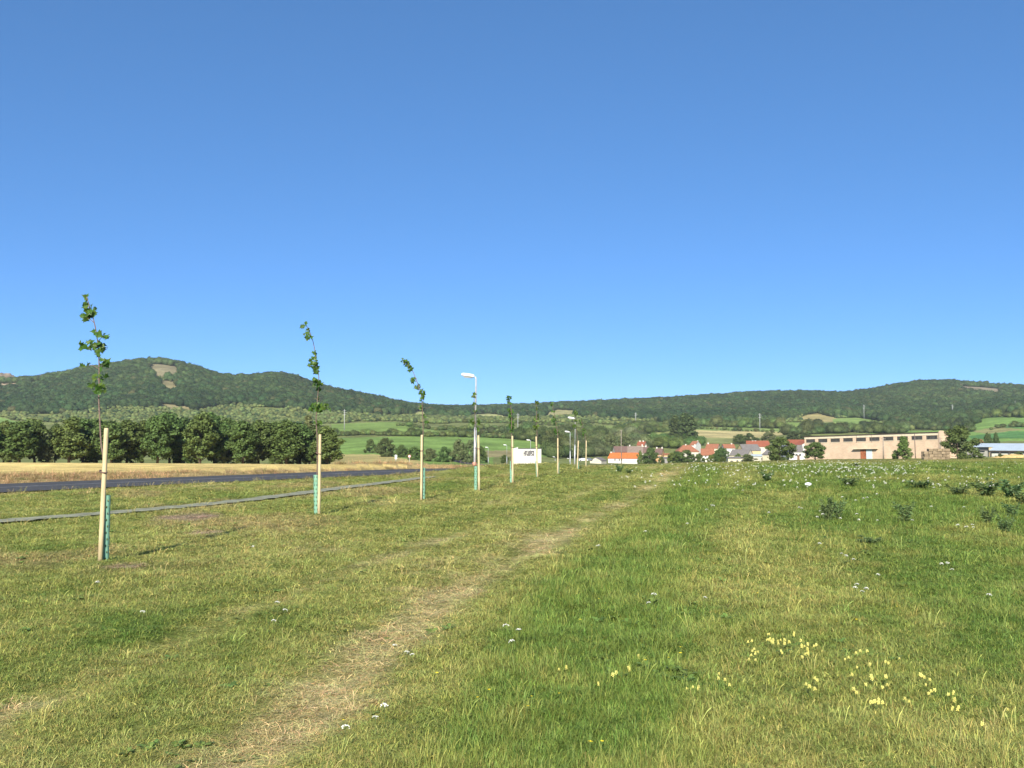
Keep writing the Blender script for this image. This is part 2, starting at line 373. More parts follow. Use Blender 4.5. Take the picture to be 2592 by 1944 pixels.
# ------------------------------------------------------------------ ground sheet
FIELDS = [   # (colour, polygon in photograph pixels, stripe)
 ((.125, .190, .045), [(840, 1109), (1000, 1105), (1150, 1105), (1260, 1108), (1420, 1124), (1420, 1158), (1250, 1152), (1250, 1180), (1100, 1180), (980, 1152), (840, 1152)]),
 ((.26, .22, .085), [(800, 1150), (950, 1150), (1060, 1166), (1100, 1180), (800, 1180)]),
 ((.19, .165, .075), [(1230, 1141), (1310, 1139), (1310, 1156), (1230, 1158)]),
 ((.135, .195, .045), [(840, 1073), (960, 1069), (1008, 1068), (1060, 1082), (1140, 1092), (1140, 1097), (840, 1096)]),
 ((.135, .185, .05), [(1040, 1085), (1200, 1083), (1200, 1096), (1040, 1096)]),
 ((.15, .19, .055), [(1195, 1092), (1300, 1082), (1400, 1087), (1400, 1098), (1195, 1100)]),
 ((.16, .20, .055), [(1390, 1083), (1530, 1077), (1600, 1080), (1540, 1094), (1390, 1098)]),
 ((.26, .27, .10), [(1045, 1043), (1082, 1041), (1086, 1056), (1040, 1054)]),
 ((.27, .27, .11), [(1183, 1050), (1240, 1046), (1302, 1056), (1300, 1061), (1183, 1056)]),
 ((.25, .23, .10), [(1372, 1046), (1410, 1037), (1462, 1039), (1455, 1048), (1390, 1053)]),
 ((.055, .125, .04), [(1585, 1106), (1700, 1095), (1705, 1101), (1600, 1113)]),
 ((.20, .22, .07), [(1590, 1102), (1700, 1091), (1700, 1096), (1590, 1107)]),
 ((.17, .20, .06), [(1600, 1113), (1705, 1101), (1705, 1118), (1600, 1118)]),
 ((.15, .20, .055), [(1745, 1080), (2020, 1085), (2020, 1093), (1745, 1089)]),
 ((.33, .26, .115), [(1745, 1089), (2000, 1094), (1980, 1102), (1900, 1110), (1780, 1112), (1745, 1108)]),
 ((.17, .18, .065), [(1745, 1106), (1900, 1110), (1900, 1122), (1745, 1120)]),
 ((.25, .21, .085), [(2015, 1062), (2040, 1050), (2070, 1045), (2115, 1056), (2110, 1068), (2040, 1070)]),
 ((.15, .21, .055), [(2110, 1060), (2170, 1055), (2250, 1070), (2200, 1078), (2110, 1078)]),
 ((.15, .21, .05), [(1970, 1068), (2040, 1070), (2110, 1078), (2110, 1090), (1970, 1088)]),
 ((.13, .20, .045), [(2200, 1094), (2390, 1087), (2400, 1100), (2200, 1104)]),
 ((.135, .215, .05), [(2460, 1062), (2505, 1045), (2800, 1040), (2800, 1112), (2440, 1118), (2440, 1100)]),
 ((.07, .155, .045), [(2560, 1070), (2800, 1062), (2800, 1076), (2540, 1084)]),
 ((.07, .155, .045), [(2450, 1104), (2560, 1092), (2800, 1092), (2800, 1104), (2460, 1112)]),
 ((.21, .20, .08), [(2455, 1092), (2520, 1080), (2600, 1088), (2500, 1098)]),
 ((.13, .20, .05), [(-400, 1050), (0, 1056), (48, 1068), (40, 1076), (-400, 1074)]),
 ((.19, .165, .09), [(376, 922), (402, 916), (436, 922), (458, 934), (442, 950), (392, 952)]),
 ((.30, .235, .15), [(-20, 968), (20, 958), (45, 962), (55, 972), (10, 980)]),
 ((.30, .235, .15), [(74, 968), (85, 958), (108, 962), (105, 968)]),
 ((.18, .15, .095), [(2420, 975), (2450, 968), (2490, 975), (2535, 985), (2530, 994), (2470, 990)]),
]
def paint(x, y, z):
    px, py = proj(x, y, z)
    big = fbm(x * .01, y * .01, 5); mid = fbm(x * .05, y * .05, 15)
    c = np.empty(x.shape + (3,)); c[:] = C(.17, .19, .062)
    c *= (.75 + .5 * mid)[..., None]
    wob = (fbm(x * .02, y * .02, 25) - .5) * 3
    for col, poly in FIELDS:
        m = in_poly(px + wob * 3, py + wob * .6, poly) & (y > 262)
        c[m] = np.minimum(np.array(col) * 1.35, .42) * (.82 + .36 * mid[m])[..., None]
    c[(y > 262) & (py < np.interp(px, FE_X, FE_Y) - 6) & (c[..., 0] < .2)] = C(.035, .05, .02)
    m = in_poly(px, py, [(392, 950), (440, 950), (452, 990), (490, 1030), (470, 1040), (400, 1034), (412, 990)]) & (y > 900); c[m] = C(.23, .20, .10) * (.7 + .6 * mid[m])[..., None]
    near = y < 262
    if near.any():
        cm, ln, dry = meadow(x[near], y[near]); cm = cm * .72
        rd = line_dist(x[near], y[near], ROADC)
        farside = rd > 3.0
        fade = sstep(60, 160, y[near])[..., None]
        cm = cm * (1 - fade) + (C(.21, .215, .065) * (.7 + .6 * mid[near])[..., None]) * fade
        vg = C(.34, .26, .12) * (.6 + .8 * fbm(x[near] * .8, y[near] * .8, 35))[..., None]
        cm = np.where(farside[..., None], vg, cm)
        st = farside & in_poly(px[near], py[near] + (mid[near] - .5) * 4, STUBBLE)
        rows = .9 + .16 * vnoise((x[near] * .85 + y[near] * .5) * .55, y[near] * 0, 3)
        cm[st] = C(.62, .47, .175) * rows[st][..., None]
        far2 = farside & ~st & (y[near] > 130)
        cm[far2] = C(.24, .22, .08)
        c[near] = cm
    return c
FE_X = [-2500, -400, 0, 150, 300, 400, 480, 600, 750, 850, 950, 1050, 1200, 1400, 1500, 1600, 1750, 1900, 2000, 2050, 2120, 2200, 2300, 2400, 2450, 2500, 2592, 5000]
FE_Y = [1050, 1050, 1046, 1050, 1030, 1036, 1042, 1026, 1036, 1047, 1054, 1056, 1060, 1060, 1058, 1062, 1076, 1074, 1062, 1048, 1055, 1066, 1078, 1080, 1068, 1048, 1043, 1040]
def make_ground():
    th = np.concatenate([np.arange(-180, -36, 6.0), np.arange(-34, 34.01, .085), np.arange(36, 180, 6.0)]); th = np.radians(th)
    r = np.concatenate([[.6], np.exp(np.arange(math.log(1.2), math.log(30), .025)), np.exp(np.arange(math.log(30), math.log(250), .02)),
                        np.exp(np.arange(math.log(250), math.log(2600), .0125)), np.exp(np.arange(math.log(2600), math.log(4900), .06)), [4900]])
    TH, RR = np.meshgrid(th, r); x = RR * np.sin(TH); y = RR * np.cos(TH)
    z = hz(x, y)
    rd = np.abs(line_dist(x, y, ROADC)); pd = np.abs(line_dist(x, y, PATHC))
    free = sstep(3.0, 5.0, rd) * sstep(.6, 1.5, pd)
    z = z + free * (1 - sstep(100, 200, RR)) * ((fbm(x * 1.5, y * 1.5, 50) - .5) * .09 + (fbm(x * .25, y * .25, 55) - .5) * .16)
    z = z + sstep(250, 400, RR) * (fbm(x * .012, y * .012, 57, 5) - .5) * 4 * sstep(300, 1200, RR)
    # verge bank: the strip between road and path stands a little proud
    z = z + (.04 + .36 * sstep(47, 56, y) * (1 - sstep(67, 73, y))) * np.exp(-((rd - 5.2) / 1.3) ** 2) * (1 - sstep(80, 150, RR)) - .06 * (1 - sstep(3.0, 4.2, rd)) - .04 * (1 - sstep(.6, 1.0, pd))
    xa = np.interp(y, TRK_Y, TRK_X)
    z = z - (1 - sstep(40, 80, RR)) * .04 * (np.exp(-((x - xa) / .35) ** 2) + np.exp(-((x - xa + 1.9) / .35) ** 2))
    col = paint(x, y, z)
    nr, nc = x.shape
    V = np.stack([x, y, z], -1).reshape(-1, 3); Cc = col.reshape(-1, 3)
    V = np.vstack([V, [[0, 0, 0]]]); Cc = np.vstack([Cc, [GREEN]])
    i = np.arange(nr - 1)[:, None] * nc; j = np.arange(nc); j2 = (j + 1) % nc
    q = np.stack([i + j, i + j2, i + nc + j2, i + nc + j], -1).reshape(-1, 4)[:, ::-1]
    tri = np.stack([j, j2, np.full(nc, nr * nc)], -1)
    return ob('ground', mesh_np('ground', V, [q, tri], ground_mat(), Cc, True), kind='structure')
ground = make_ground()
ground['label'] = 'rolling ground of meadow, stubble, green fields and wooded hills'
# ------------------------------------------------------------------ road and path
def ribbon(name, line, half, lift, mat, y0=None, y1=None, off=0.0, wob=0.0):
    pts = [p for p in line if (y0 is None or p.y > y0) and (y1 is None or p.y < y1)]
    v = []; f = []; k = 5
    for i, p in enumerate(pts):
        d = (pts[min(i + 1, len(pts) - 1)] - pts[max(i - 1, 0)]).normalized(); nrm = Vector((-d.y, d.x))
        for a in range(k):
            w_ = half * (2 * a / (k - 1) - 1) + off
            if wob and a in (0, k - 1): w_ += rnd.uniform(-wob, wob)
            q = p + nrm * w_; v.append((q.x, q.y, H(q.x, q.y) + lift))
    for i in range(len(pts) - 1):
        for a in range(k - 1): f.append((i * k + a, (i + 1) * k + a, (i + 1) * k + a + 1, i * k + a + 1)[::-1])
    me = bpy.data.meshes.new(name); me.from_pydata(v, [], f); me.materials.append(mat)
    return ob(name, me, kind='structure')
ROADF = catmull(ROAD, 40); PATHF = catmull(PATH, 30)
road = ribbon('road', ROADF, 3.0, .03, plain('asphalt', (.066, .064, .062), .9, .22, 3, bump=.3, coord='Object'))
road['label'] = 'grey asphalt road running past the stubble field'
mk = ribbon('road_marking', ROADF, .06, .036, plain('road_paint', (.36, .36, .36), .7, .35, 2.0), off=.1)
mk.parent = road; del mk['kind']
gp = ribbon('path', PATHF, .38, .012, plain('path_gravel', (.27, .27, .18), .95, .3, 3, bump=.5), wob=.10)
gp['label'] = 'narrow grey gravel path through the grass'
# ------------------------------------------------------------------ scattering of uncountable plants
PROTO = {}
def proto_col(name, meshes):
    c = bpy.data.collections.new(name)
    for i, me in enumerate(meshes):
        o = bpy.data.objects.new('%s_%02d' % (name, i), me); c.objects.link(o)
    PROTO[name] = (c, len(meshes)); return c
def scatter(name, pos, rot, scl, tint, idx, col):
    me = bpy.data.meshes.new(name); n = len(pos)
    me.vertices.add(n); me.vertices.foreach_set('co', np.asarray(pos, np.float32).ravel())
    for nm, arr in (('rot', rot), ('scl', scl)):
        a = me.attributes.new(nm, 'FLOAT_VECTOR', 'POINT'); a.data.foreach_set('vector', np.asarray(arr, np.float32).ravel())
    a = me.attributes.new('tint', 'FLOAT_COLOR', 'POINT'); t4 = np.ones((n, 4), np.float32); t4[:, :3] = tint; a.data.foreach_set('color', t4.ravel())
    a = me.attributes.new('idx', 'INT', 'POINT'); a.data.foreach_set('value', np.asarray(idx, np.int32))
    me.update()
    o = ob(name, me, kind='stuff')
    g = bpy.data.node_groups.new(name, 'GeometryNodeTree')
    g.interface.new_socket('Geometry', in_out='INPUT', socket_type='NodeSocketGeometry')
    g.interface.new_socket('Geometry', in_out='OUTPUT', socket_type='NodeSocketGeometry')
    gi = g.nodes.new('NodeGroupInput'); go = g.nodes.new('NodeGroupOutput')
    ci = g.nodes.new('GeometryNodeCollectionInfo'); ci.inputs['Collection'].default_value = col
    ci.inputs['Separate Children'].default_value = True; ci.inputs['Reset Children'].default_value = True
    ip = g.nodes.new('GeometryNodeInstanceOnPoints'); ip.inputs['Pick Instance'].default_value = True
    def at(nm, dt):
        n_ = g.nodes.new('GeometryNodeInputNamedAttribute'); n_.data_type = dt; n_.inputs['Name'].default_value = nm; return n_.outputs['Attribute']
    L = g.links
    L.new(gi.outputs[0], ip.inputs['Points']); L.new(ci.outputs[0], ip.inputs['Instance'])
    L.new(at('idx', 'INT'), ip.inputs['Instance Index'])
    er = g.nodes.new('FunctionNodeEulerToRotation'); L.new(at('rot', 'FLOAT_VECTOR'), er.inputs[0]); L.new(er.outputs[0], ip.inputs['Rotation'])
    L.new(at('scl', 'FLOAT_VECTOR'), ip.inputs['Scale']); L.new(ip.outputs[0], go.inputs[0])
    md = o.modifiers.new('scatter', 'NODES'); md.node_group = g
    return o
GRASSM = leafy('grass_blade', inst=True, trans=.22, vary=.38, vcol=True, rough=.55, spec=.25)
def tuft(seed, n, hgt, spread, wid, lean, flat=0.0, stalk=0):
    """a clump of n curved blades; Col darkens nothing, it only bleaches tips towards straw"""
    r = np.random.default_rng(seed); V = []; T = []; Q = []; Cc = []
    for k in range(n):
        a = r.uniform(0, 2 * math.pi); d = spread * math.sqrt(r.uniform(0, 1)); bx, by = d * math.cos(a), d * math.sin(a)
        la = r.uniform(0, 2 * math.pi); ln = lean * r.uniform(.3, 1.3) + flat; h = hgt * r.uniform(.45, 1.15)
        dx, dy = math.cos(la), math.sin(la); sx, sy = -dy, dx; w = wid * r.uniform(.6, 1.3)
        pts = []; x, y, z = bx, by, -.01; ang = min(1.45, ln * .4)
        for s in range(4):
            pts.append((x, y, max(z, .004 if s else -.01))); st = h / 3
            x += dx * math.sin(ang) * st; y += dy * math.sin(ang) * st; z += math.cos(ang) * st
            ang = min(1.75, ang + ln * .55)
        dryb = r.uniform() ; hue = np.array([1, 1, 1.]) if dryb > .22 else np.array([1.7, 1.35, 1.5]) * r.uniform(.8, 1.15)
        b = len(V)
        for s, p in enumerate(pts[:3]):
            ww = w * (1 - .22 * s); V += [(p[0] + sx * ww, p[1] + sy * ww, p[2]), (p[0] - sx * ww, p[1] - sy * ww, p[2])]
            Cc += [hue * (1 + .06 * s)] * 2
        V.append(pts[3]); Cc.append(hue * np.array([1.25, 1.15, 1.1]))
        Q += [(b, b + 1, b + 3, b + 2), (b + 2, b + 3, b + 5, b + 4)]; T.append((b + 4, b + 5, b + 6))
    for k in range(stalk):
        a = r.uniform(0, 2 * math.pi); bx, by = spread * .6 * math.cos(a), spread * .6 * math.sin(a); h = hgt * r.uniform(1.3, 2.0)
        lx, ly = r.uniform(-.25, .25) * h, r.uniform(-.25, .25) * h; b = len(V); w = wid * .45; st = np.array([1.5, 1.25, 1.4])
        for t_, ww in ((0, w), (.75, w), (.8, w * 1.9), (.92, w * 1.8), (1.0, w * .6)):
            V += [(bx + lx * t_ * t_ - ww, by + ly * t_ * t_, h * t_), (bx + lx * t_ * t_ + ww, by + ly * t_ * t_ + ww * .6, h * t_)]; Cc += [st] * 2
        for s in range(4): Q.append((b + 2 * s, b + 2 * s + 1, b + 2 * s + 3, b + 2 * s + 2))
    return mesh_np('tuft', V, [np.array(Q), np.array(T)] if T else [np.array(Q)], GRASSM, np.array(Cc))
def rosette(seed, n=9):
    r = np.random.default_rng(seed); V = []; Q = []
    for k in range(n):
        a = k / n * 6.283 + r.uniform(-.3, .3); l = r.uniform(.06, .12); w = l * .26; up = r.uniform(.15, .9)
        d = np.array([math.cos(a), math.sin(a), 0]); s = np.array([-d[1], d[0], 0]); b = len(V)
        for t_, ww, zz in ((0.05, .2, 0), (.5, 1, up * .5), (.85, .8, up * .55), (1, .15, up * .45)):
            p = d * l * t_ + np.array([0, 0, l * zz + .005]); V += [p + s * w * ww, p - s * w * ww]
        for i in range(3): Q.append((b + 2 * i, b + 2 * i + 1, b + 2 * i + 3, b + 2 * i + 2))
    return mesh_np('rosette', np.array(V), [np.array(Q)], GRASSM, np.ones((len(V), 3)))
GRASS = proto_col('grass_clump',
    [tuft(i, 26, .08, .062, .0019, 1.0) for i in range(4)] +            # 0-3 short
    [tuft(10 + i, 32, .105, .066, .0017, 1.15, stalk=1 if i == 0 else 0) for i in range(4)] +           # 4-7 longer
    [tuft(20 + i, 22, .13, .085, .0018, 1.2, flat=1.3) for i in range(3)] +         # 8-10 flattened straw
    [rosette(30 + i) for i in range(2)] +                               # 11-12 broad leaves
    [tuft(40 + i, 9, .10, .05, .0026, .8, stalk=4) for i in range(2)])  # 13-14 seed stalks
def polar_points(n, r0, r1, half_deg, power):
    """points in the view wedge whose density falls as r**-power"""
    u = rng.uniform(0, 1, n); e = 2 - power
    r = (r0 ** e + u * (r1 ** e - r0 ** e)) ** (1 / e) if abs(e) > 1e-6 else r0 * (r1 / r0) ** u
    th = np.radians(rng.uniform(-half_deg, half_deg, n)); return r * np.sin(th), r * np.cos(th)
def ground_z_at(x, y):
    z = hz(x, y); rd = np.abs(line_dist(x, y, ROADC)); pd = np.abs(line_dist(x, y, PATHC)); RR = np.hypot(x, y)
    free = sstep(3.0, 5.0, rd) * sstep(.6, 1.5, pd)
    z = z + free * (1 - sstep(100, 200, RR)) * ((fbm(x * 1.5, y * 1.5, 50) - .5) * .09 + (fbm(x * .25, y * .25, 55) - .5) * .16)
    z = z + (.04 + .36 * sstep(47, 56, y) * (1 - sstep(67, 73, y))) * np.exp(-((rd - 5.2) / 1.3) ** 2) * (1 - sstep(80, 150, RR)) - .06 * (1 - sstep(3.0, 4.2, rd)) - .04 * (1 - sstep(.6, 1.0, pd))
    xa = np.interp(y, TRK_Y, TRK_X)
    z = z - (1 - sstep(40, 80, RR)) * .04 * (np.exp(-((x - xa) / .35) ** 2) + np.exp(-((x - xa + 1.9) / .35) ** 2))
    return z
def make_grass():
    x, y = polar_points(258000, 4.2, 330, 39, 1.72)
    rd = line_dist(x, y, ROADC); pd = line_dist(x, y, PATHC)
    jit = rng.normal(0, 1, len(x))
    keep = (rd < -3.15 + .18 * jit) & ((np.abs(pd) > .34 + .10 * np.abs(jit)) | (rng.uniform(0, 1, len(x)) < .30))
    x, y, rd = x[keep], y[keep], rd[keep]; n = len(x)
    c, ln, dry = meadow(x, y); z = ground_z_at(x, y)
    far = sstep(60, 160, y)[:, None]
    mid = fbm(x * .05, y * .05, 15)
    c = c * (1 - far * .7) + (C(.26, .255, .075) * (.75 + .5 * mid)[:, None]) * far * .7
    c = c * rng.uniform(.75, 1.3, (n, 1)) * rng.uniform(.92, 1.08, (n, 3))
    xa = np.interp(y, TRK_Y, TRK_X); right = x - xa > .9
    u = rng.uniform(0, 1, n); idx = rng.integers(0, 4, n)
    idx = np.where((ln > .72) & (u < .6), rng.integers(4, 8, n), idx)
    idx = np.where((dry > .62) & (u < .55), rng.integers(8, 11, n), idx)
    ros = fbm(x * 1.1, y * 1.1, 77) > .69
    idx = np.where(ros & (u > .93), rng.integers(11, 13, n), idx)
    idx = np.where((u > .975), rng.integers(13, 15, n), idx)
    isr = (idx >= 11) & (idx < 13)
    c = np.where(isr[:, None], C(.13, .20, .045) * rng.uniform(.8, 1.3, (n, 1)), c)
    g = np.clip((y / 7.0) ** .62, .8, 6)
    wid = g * rng.uniform(.8, 1.3, n); wid = np.where(isr, np.minimum(wid, 1.3) * .55, wid); hgt = np.clip(g, 0, 2.6) ** .55 * ln * rng.uniform(.75, 1.25, n)
    hgt = np.where(right, hgt, hgt * .85)
    rot = np.stack([rng.normal(0, .12, n), rng.normal(0, .12, n), rng.uniform(0, 6.283, n)], 1)
    o = scatter('meadow_grass', np.stack([x, y, z], 1), rot, np.stack([wid, wid, hgt], 1), c, idx, GRASS)
    tag(o, 'mown and uncut meadow grass filling the foreground', 'grass')
make_grass()
def make_verge():
    # dry grass beyond the road and its near edge, stubble behind
    x, y = polar_points(60000, 20, 140, 33, 1.55)
    rd = line_dist(x, y, ROADC); z = ground_z_at(x, y); px, py = proj(x, y, z)
    st = in_poly(px, py, STUBBLE); k = (rd > 3.1) & ~st & (rd < 40)
    x, y, z, rd = x[k], y[k], z[k], rd[k]; n = len(x)
    nz = fbm(x * .5, y * .5, 36)
    c = C(.40, .30, .135) * (.55 + .8 * nz)[:, None] * rng.uniform(.7, 1.3, (n, 1)); g_ = (rng.uniform(0, 1, n) < .12)[:, None]
    c = np.where(g_, C(.13, .15, .05), c)
    s = np.clip((y / 7) ** .6, 1, 5); idx = rng.integers(4, 11, n)
    o = scatter('dry_verge_grass', np.stack([x, y, z], 1), np.stack([rng.normal(0, .15, n), rng.normal(0, .15, n), rng.uniform(0, 6.28, n)], 1),
            np.stack([s, s, rng.uniform(1.2, 3.0, n) * (.6 + .9 * nz)], 1), c, idx, GRASS)
    tag(o, 'dry brown grass on the far verge of the road', 'grass')
    # near verge: taller tufts along the road edge
    x, y = polar_points(26000, 14, 110, 33, 1.3); rd = line_dist(x, y, ROADC)
    k = (rd < -3.05) & (rd > -4.6 - 1.2 * vnoise(x * .3, y * .3, 2)); x, y = x[k], y[k]; n = len(x); z = ground_z_at(x, y)
    c = (C(.26, .245, .085)) * rng.uniform(.6, 1.3, (n, 1)); c = np.where(rng.uniform(0, 1, (n, 1)) < .35, C(.12, .16, .04), c)
    s = np.clip((y / 7) ** .5, 1, 4); idx = rng.choice([4, 5, 6, 7, 13, 14], n)
    o = scatter('roadside_grass', np.stack([x, y, z], 1), np.stack([rng.normal(0, .15, n), rng.normal(0, .15, n), rng.uniform(0, 6.28, n)], 1),
            np.stack([s, s, rng.uniform(.6, 1.3, n)], 1), c, idx, GRASS)
    tag(o, 'unmown tufted grass along the near edge of the road', 'grass')
make_verge()
# ------------------------------------------------------------------ far woods, scrub and hedgerows (masses nobody could count)
WOODM = leafy('wood_foliage', inst=True, trans=.12, vary=.30, vcol=True, rough=.7, spec=.12)
def crown_lump(seed, leaves=70, squash=.8, ls=.075):
    """a far tree crown: lobed body roughened with leaf-spray faces"""
    r = np.random.default_rng(seed)
    bm = bmesh.new(); bmesh.ops.create_icosphere(bm, subdivisions=2, radius=.42)
    lobes = [(Vector(r.normal(0, 1, 3)).normalized(), r.uniform(.15, .4)) for _ in range(9)]
    for v in bm.verts:
        d = v.co.normalized(); k = 1 + sum(a * max(0, d.dot(l) - .55) for l, a in lobes) + r.uniform(-.12, .12)
        v.co = d * .40 * k; v.co.z = v.co.z * squash + .42
    V = [tuple(v.co) for v in bm.verts]; T = [tuple(v.index for v in f.verts) for f in bm.faces]; bm.free()
    for k in range(leaves):
        d = Vector(r.normal(0, 1, 3)).normalized()
        if d.z < -.5: d.z = -d.z
        kk = 1 + sum(a * max(0, d.dot(l) - .55) for l, a in lobes)
        p = d * .42 * kk * r.uniform(.92, 1.12 if leaves < 100 else 1.3); p.z = p.z * squash + .42
        a = Vector(r.normal(0, 1, 3)).normalized() * ls; b = Vector(r.normal(0, 1, 3)).normalized() * ls
        n = len(V); V += [tuple(p + a), tuple(p + b), tuple(p - a * .6 - b * .6)]; T.append((n, n + 1, n + 2))
    return mesh_np('far_crown', V, [np.array(T)], WOODM, np.ones((len(V), 3)), True)
CROWNS = proto_col('far_crown', [crown_lump(i, 70, .72 + .06 * (i % 4)) for i in range(7)])
CROWNS2 = proto_col('hedge_crown', [crown_lump(50 + i, 700, .72 + .06 * (i % 4), .042) for i in range(7)])
def spot(x, y):
    return ground_z_at(x, y) + sstep(250, 400, np.hypot(x, y)) * (fbm(x * .012, y * .012, 57, 5) - .5) * 4 * sstep(300, 1200, np.hypot(x, y))
def wood(name, label, x, y, size, tint, cat='woodland', col=None):
    n = len(x); z = spot(x, y); s = size * rng.uniform(.75, 1.35, n)
    rot = np.stack([rng.normal(0, .1, n), rng.normal(0, .1, n), rng.uniform(0, 6.28, n)], 1)
    h = s * rng.uniform(.75, 1.2, n)
    o = scatter(name, np.stack([x, y, z - h * .05], 1), rot, np.stack([s, s, h], 1), tint, rng.integers(0, 7, n), col or CROWNS)
    return tag(o, label, cat)
CLEAR = [f[1] for f in FIELDS if f[0] in ((.26, .27, .10), (.27, .27, .11), (.25, .23, .10), (.19, .165, .09), (.30, .235, .15), (.18, .15, .095), (.25, .21, .085), (.15, .21, .055))]
STREAK = [(392, 950), (440, 950), (452, 990), (490, 1030), (470, 1040), (400, 1034), (412, 990)]
def make_woods():
    n = 120000
    r = np.sqrt(rng.uniform(820 ** 2, 2500 ** 2, n)); th = np.radians(rng.uniform(-30.5, 30.5, n)); x = r * np.sin(th); y = r * np.cos(th)
    z = hz(x, y); px, py = proj(x, y, z); X = CX + x / y * F
    ridge = np.where(X < 1000, 1880, 2250)
    fe = np.interp(px, FE_X, FE_Y) + 8 * (fbm(x * .006, y * .006, 66) - .5)
    m = (py < fe) & (y < ridge)
    for c in CLEAR: m &= ~((in_poly(px, py, c) | in_poly(px, py - 6, c) | in_poly(px, py - 11, c)) & (y < ridge - 145))
    sk = (in_poly(px, py, STREAK) | in_poly(px, py - 7, STREAK)) & (fbm(x * .012, y * .012, 68) > .40); m &= ~sk
    v = fbm(x * .004, y * .004, 69)[:, None]; v2 = fbm(x * .02, y * .02, 70)[:, None]
    tint = C(.020, .044, .015) * (1 - v) + C(.058, .088, .025) * v
    tint = tint * (.7 + .6 * v2) * rng.uniform(.65, 1.4, (n, 1))
    br = (rng.uniform(0, 1, (n, 1)) < .03); tint = np.where(br, C(.075, .080, .03), tint)
    lf = m & (X < 1010); rt = m & (X >= 1010)
    wood('hill_forest', 'dark broadleaf forest covering the hill on the left skyline', x[lf], y[lf], 10.5, tint[lf], 'forest')
    wood('ridge_forest', 'dark broadleaf forest along the long ridge on the right skyline', x[rt], y[rt], 11, tint[rt], 'forest')
    # paler scrub on the lower slopes
    n = 42000
    r = np.sqrt(rng.uniform(700 ** 2, 1700 ** 2, n)); th = np.radians(rng.uniform(-30, 30, n)); x = r * np.sin(th); y = r * np.cos(th)
    z = hz(x, y); px, py = proj(x, y, z)
    fe = np.interp(px, FE_X, FE_Y)
    lo = np.interp(px, [-400, 0, 300, 480, 850, 900, 1000, 1100, 1300, 1480, 1600, 1760, 2000, 2100, 2300, 2480, 2592], [1062, 1062, 1078, 1080, 1072, 1066, 1066, 1074, 1072, 1072, 1080, 1078, 1078, 1062, 1090, 1062, 1045])
    m = (py >= fe - 3) & (py < lo) & (fbm(x * .012, y * .012, 72) > .40)
    for c in [f[1] for f in FIELDS]: m &= ~in_poly(px, py, c)
    m |= in_poly(px, py, STREAK) & (fbm(x * .02, y * .02, 73) > .52)
    tint = C(.125, .155, .050) * rng.uniform(.6, 1.3, (n, 1)); tint = np.where(rng.uniform(0, 1, (n, 1)) < .15, C(.04, .065, .024), tint)
    wood('slope_scrub', 'pale green scrub and young trees on the lower slopes below the forest', x[m], y[m], 4.6, tint[m], 'scrub')
make_woods()
def hedgerow(label, line, size, col, dens=1.0, thick=4.0, name='hedgerow', cat='hedge'):
    """line of bushes standing on pixel rows (X, foot row) of the far ground"""
    xs, ys = [], []
    for (X0, p0), (X1, p1) in zip(line[:-1], line[1:]):
        n = max(2, int(abs(X1 - X0) / 4 * dens))
        for k in range(n):
            t = (k + rng.uniform()) / n; X = X0 + (X1 - X0) * t; Y = solveY(X, p0 + (p1 - p0) * t) + rng.normal(0, thick)
            xs.append((X - CX) / F * Y); ys.append(Y)
    x = np.array(xs); y = np.array(ys); n = len(x)
    tint = np.array(col) * rng.uniform(.6, 1.4, (n, 1)) * rng.uniform(.9, 1.1, (n, 3))
    o = wood(name, label, x, y, size * rng.choice([.7, 1, 1, 1.5], n), tint, cat, CROWNS2); return o
def block(name, label, poly, n, size, col, cat='woodland', power=0):
    """trees filling a patch of the far ground given by pixel corners of their feet"""
    p = np.array(poly, float); xs, ys = [], []; tries = 0
    while len(xs) < n and tries < n * 30:
        tries += 1; X = rng.uniform(p[:, 0].min(), p[:, 0].max()); py = rng.uniform(p[:, 1].min(), p[:, 1].max())
        if in_poly(np.array([X]), np.array([py]), poly)[0]:
            Y = solveY(X, py); xs.append((X - CX) / F * Y); ys.append(Y)
    x = np.array(xs); y = np.array(ys); k = len(x)
    tint = np.array(col) * rng.uniform(.55, 1.4, (k, 1)) * rng.uniform(.9, 1.1, (k, 3))
    return wood(name, label, x, y, size * rng.choice([.7, 1, 1.2], k), tint, cat, CROWNS2)
DG = (.060, .085, .028); MG = (.095, .125, .038); LG = (.105, .125, .045)
hedgerow('hedge line along the top edge of the big green field', [(835, 1103), (930, 1102), (1000, 1104), (1130, 1105), (1215, 1107), (1290, 1110)], 3.8, MG, 1.1)
hedgerow('hedge line between the upper green field and the scrub', [(1005, 1077), (1060, 1086), (1110, 1092), (1180, 1090), (1300, 1082)], 3.6, MG, .8)
hedgerow('thin hedge below the pale strip field near the pylon', [(1140, 1098), (1230, 1097), (1330, 1098)], 3.8, DG, .8)
hedgerow('hedge crossing the slope behind the lamp posts', [(1100, 1072), (1250, 1072), (1400, 1078), (1500, 1074)], 3.6, MG, .7)
block('valley_wood', 'dark trees between the big field and the village', [(1290, 1110), (1400, 1100), (1480, 1098), (1520, 1110), (1520, 1150), (1430, 1160), (1385, 1160), (1385, 1125)], 190, 8, (.08, .105, .034))
block('village_wood', 'grey-green trees massed behind the white orange-roofed house', [(1440, 1120), (1490, 1105), (1590, 1105), (1640, 1120), (1640, 1140), (1560, 1150), (1440, 1165)], 150, 7.5, (.125, .15, .062))
block('field_wood', 'dark wood in front of the striped field left of the poplars', [(1560, 1092), (1610, 1084), (1710, 1078), (1710, 1091), (1600, 1102), (1565, 1104)], 110, 7, (.085, .115, .034))
hedgerow('bushes at the upper edge of the dry yellow field', [(1750, 1085), (1850, 1089), (1930, 1092), (1985, 1094)], 3.0, MG, .5)
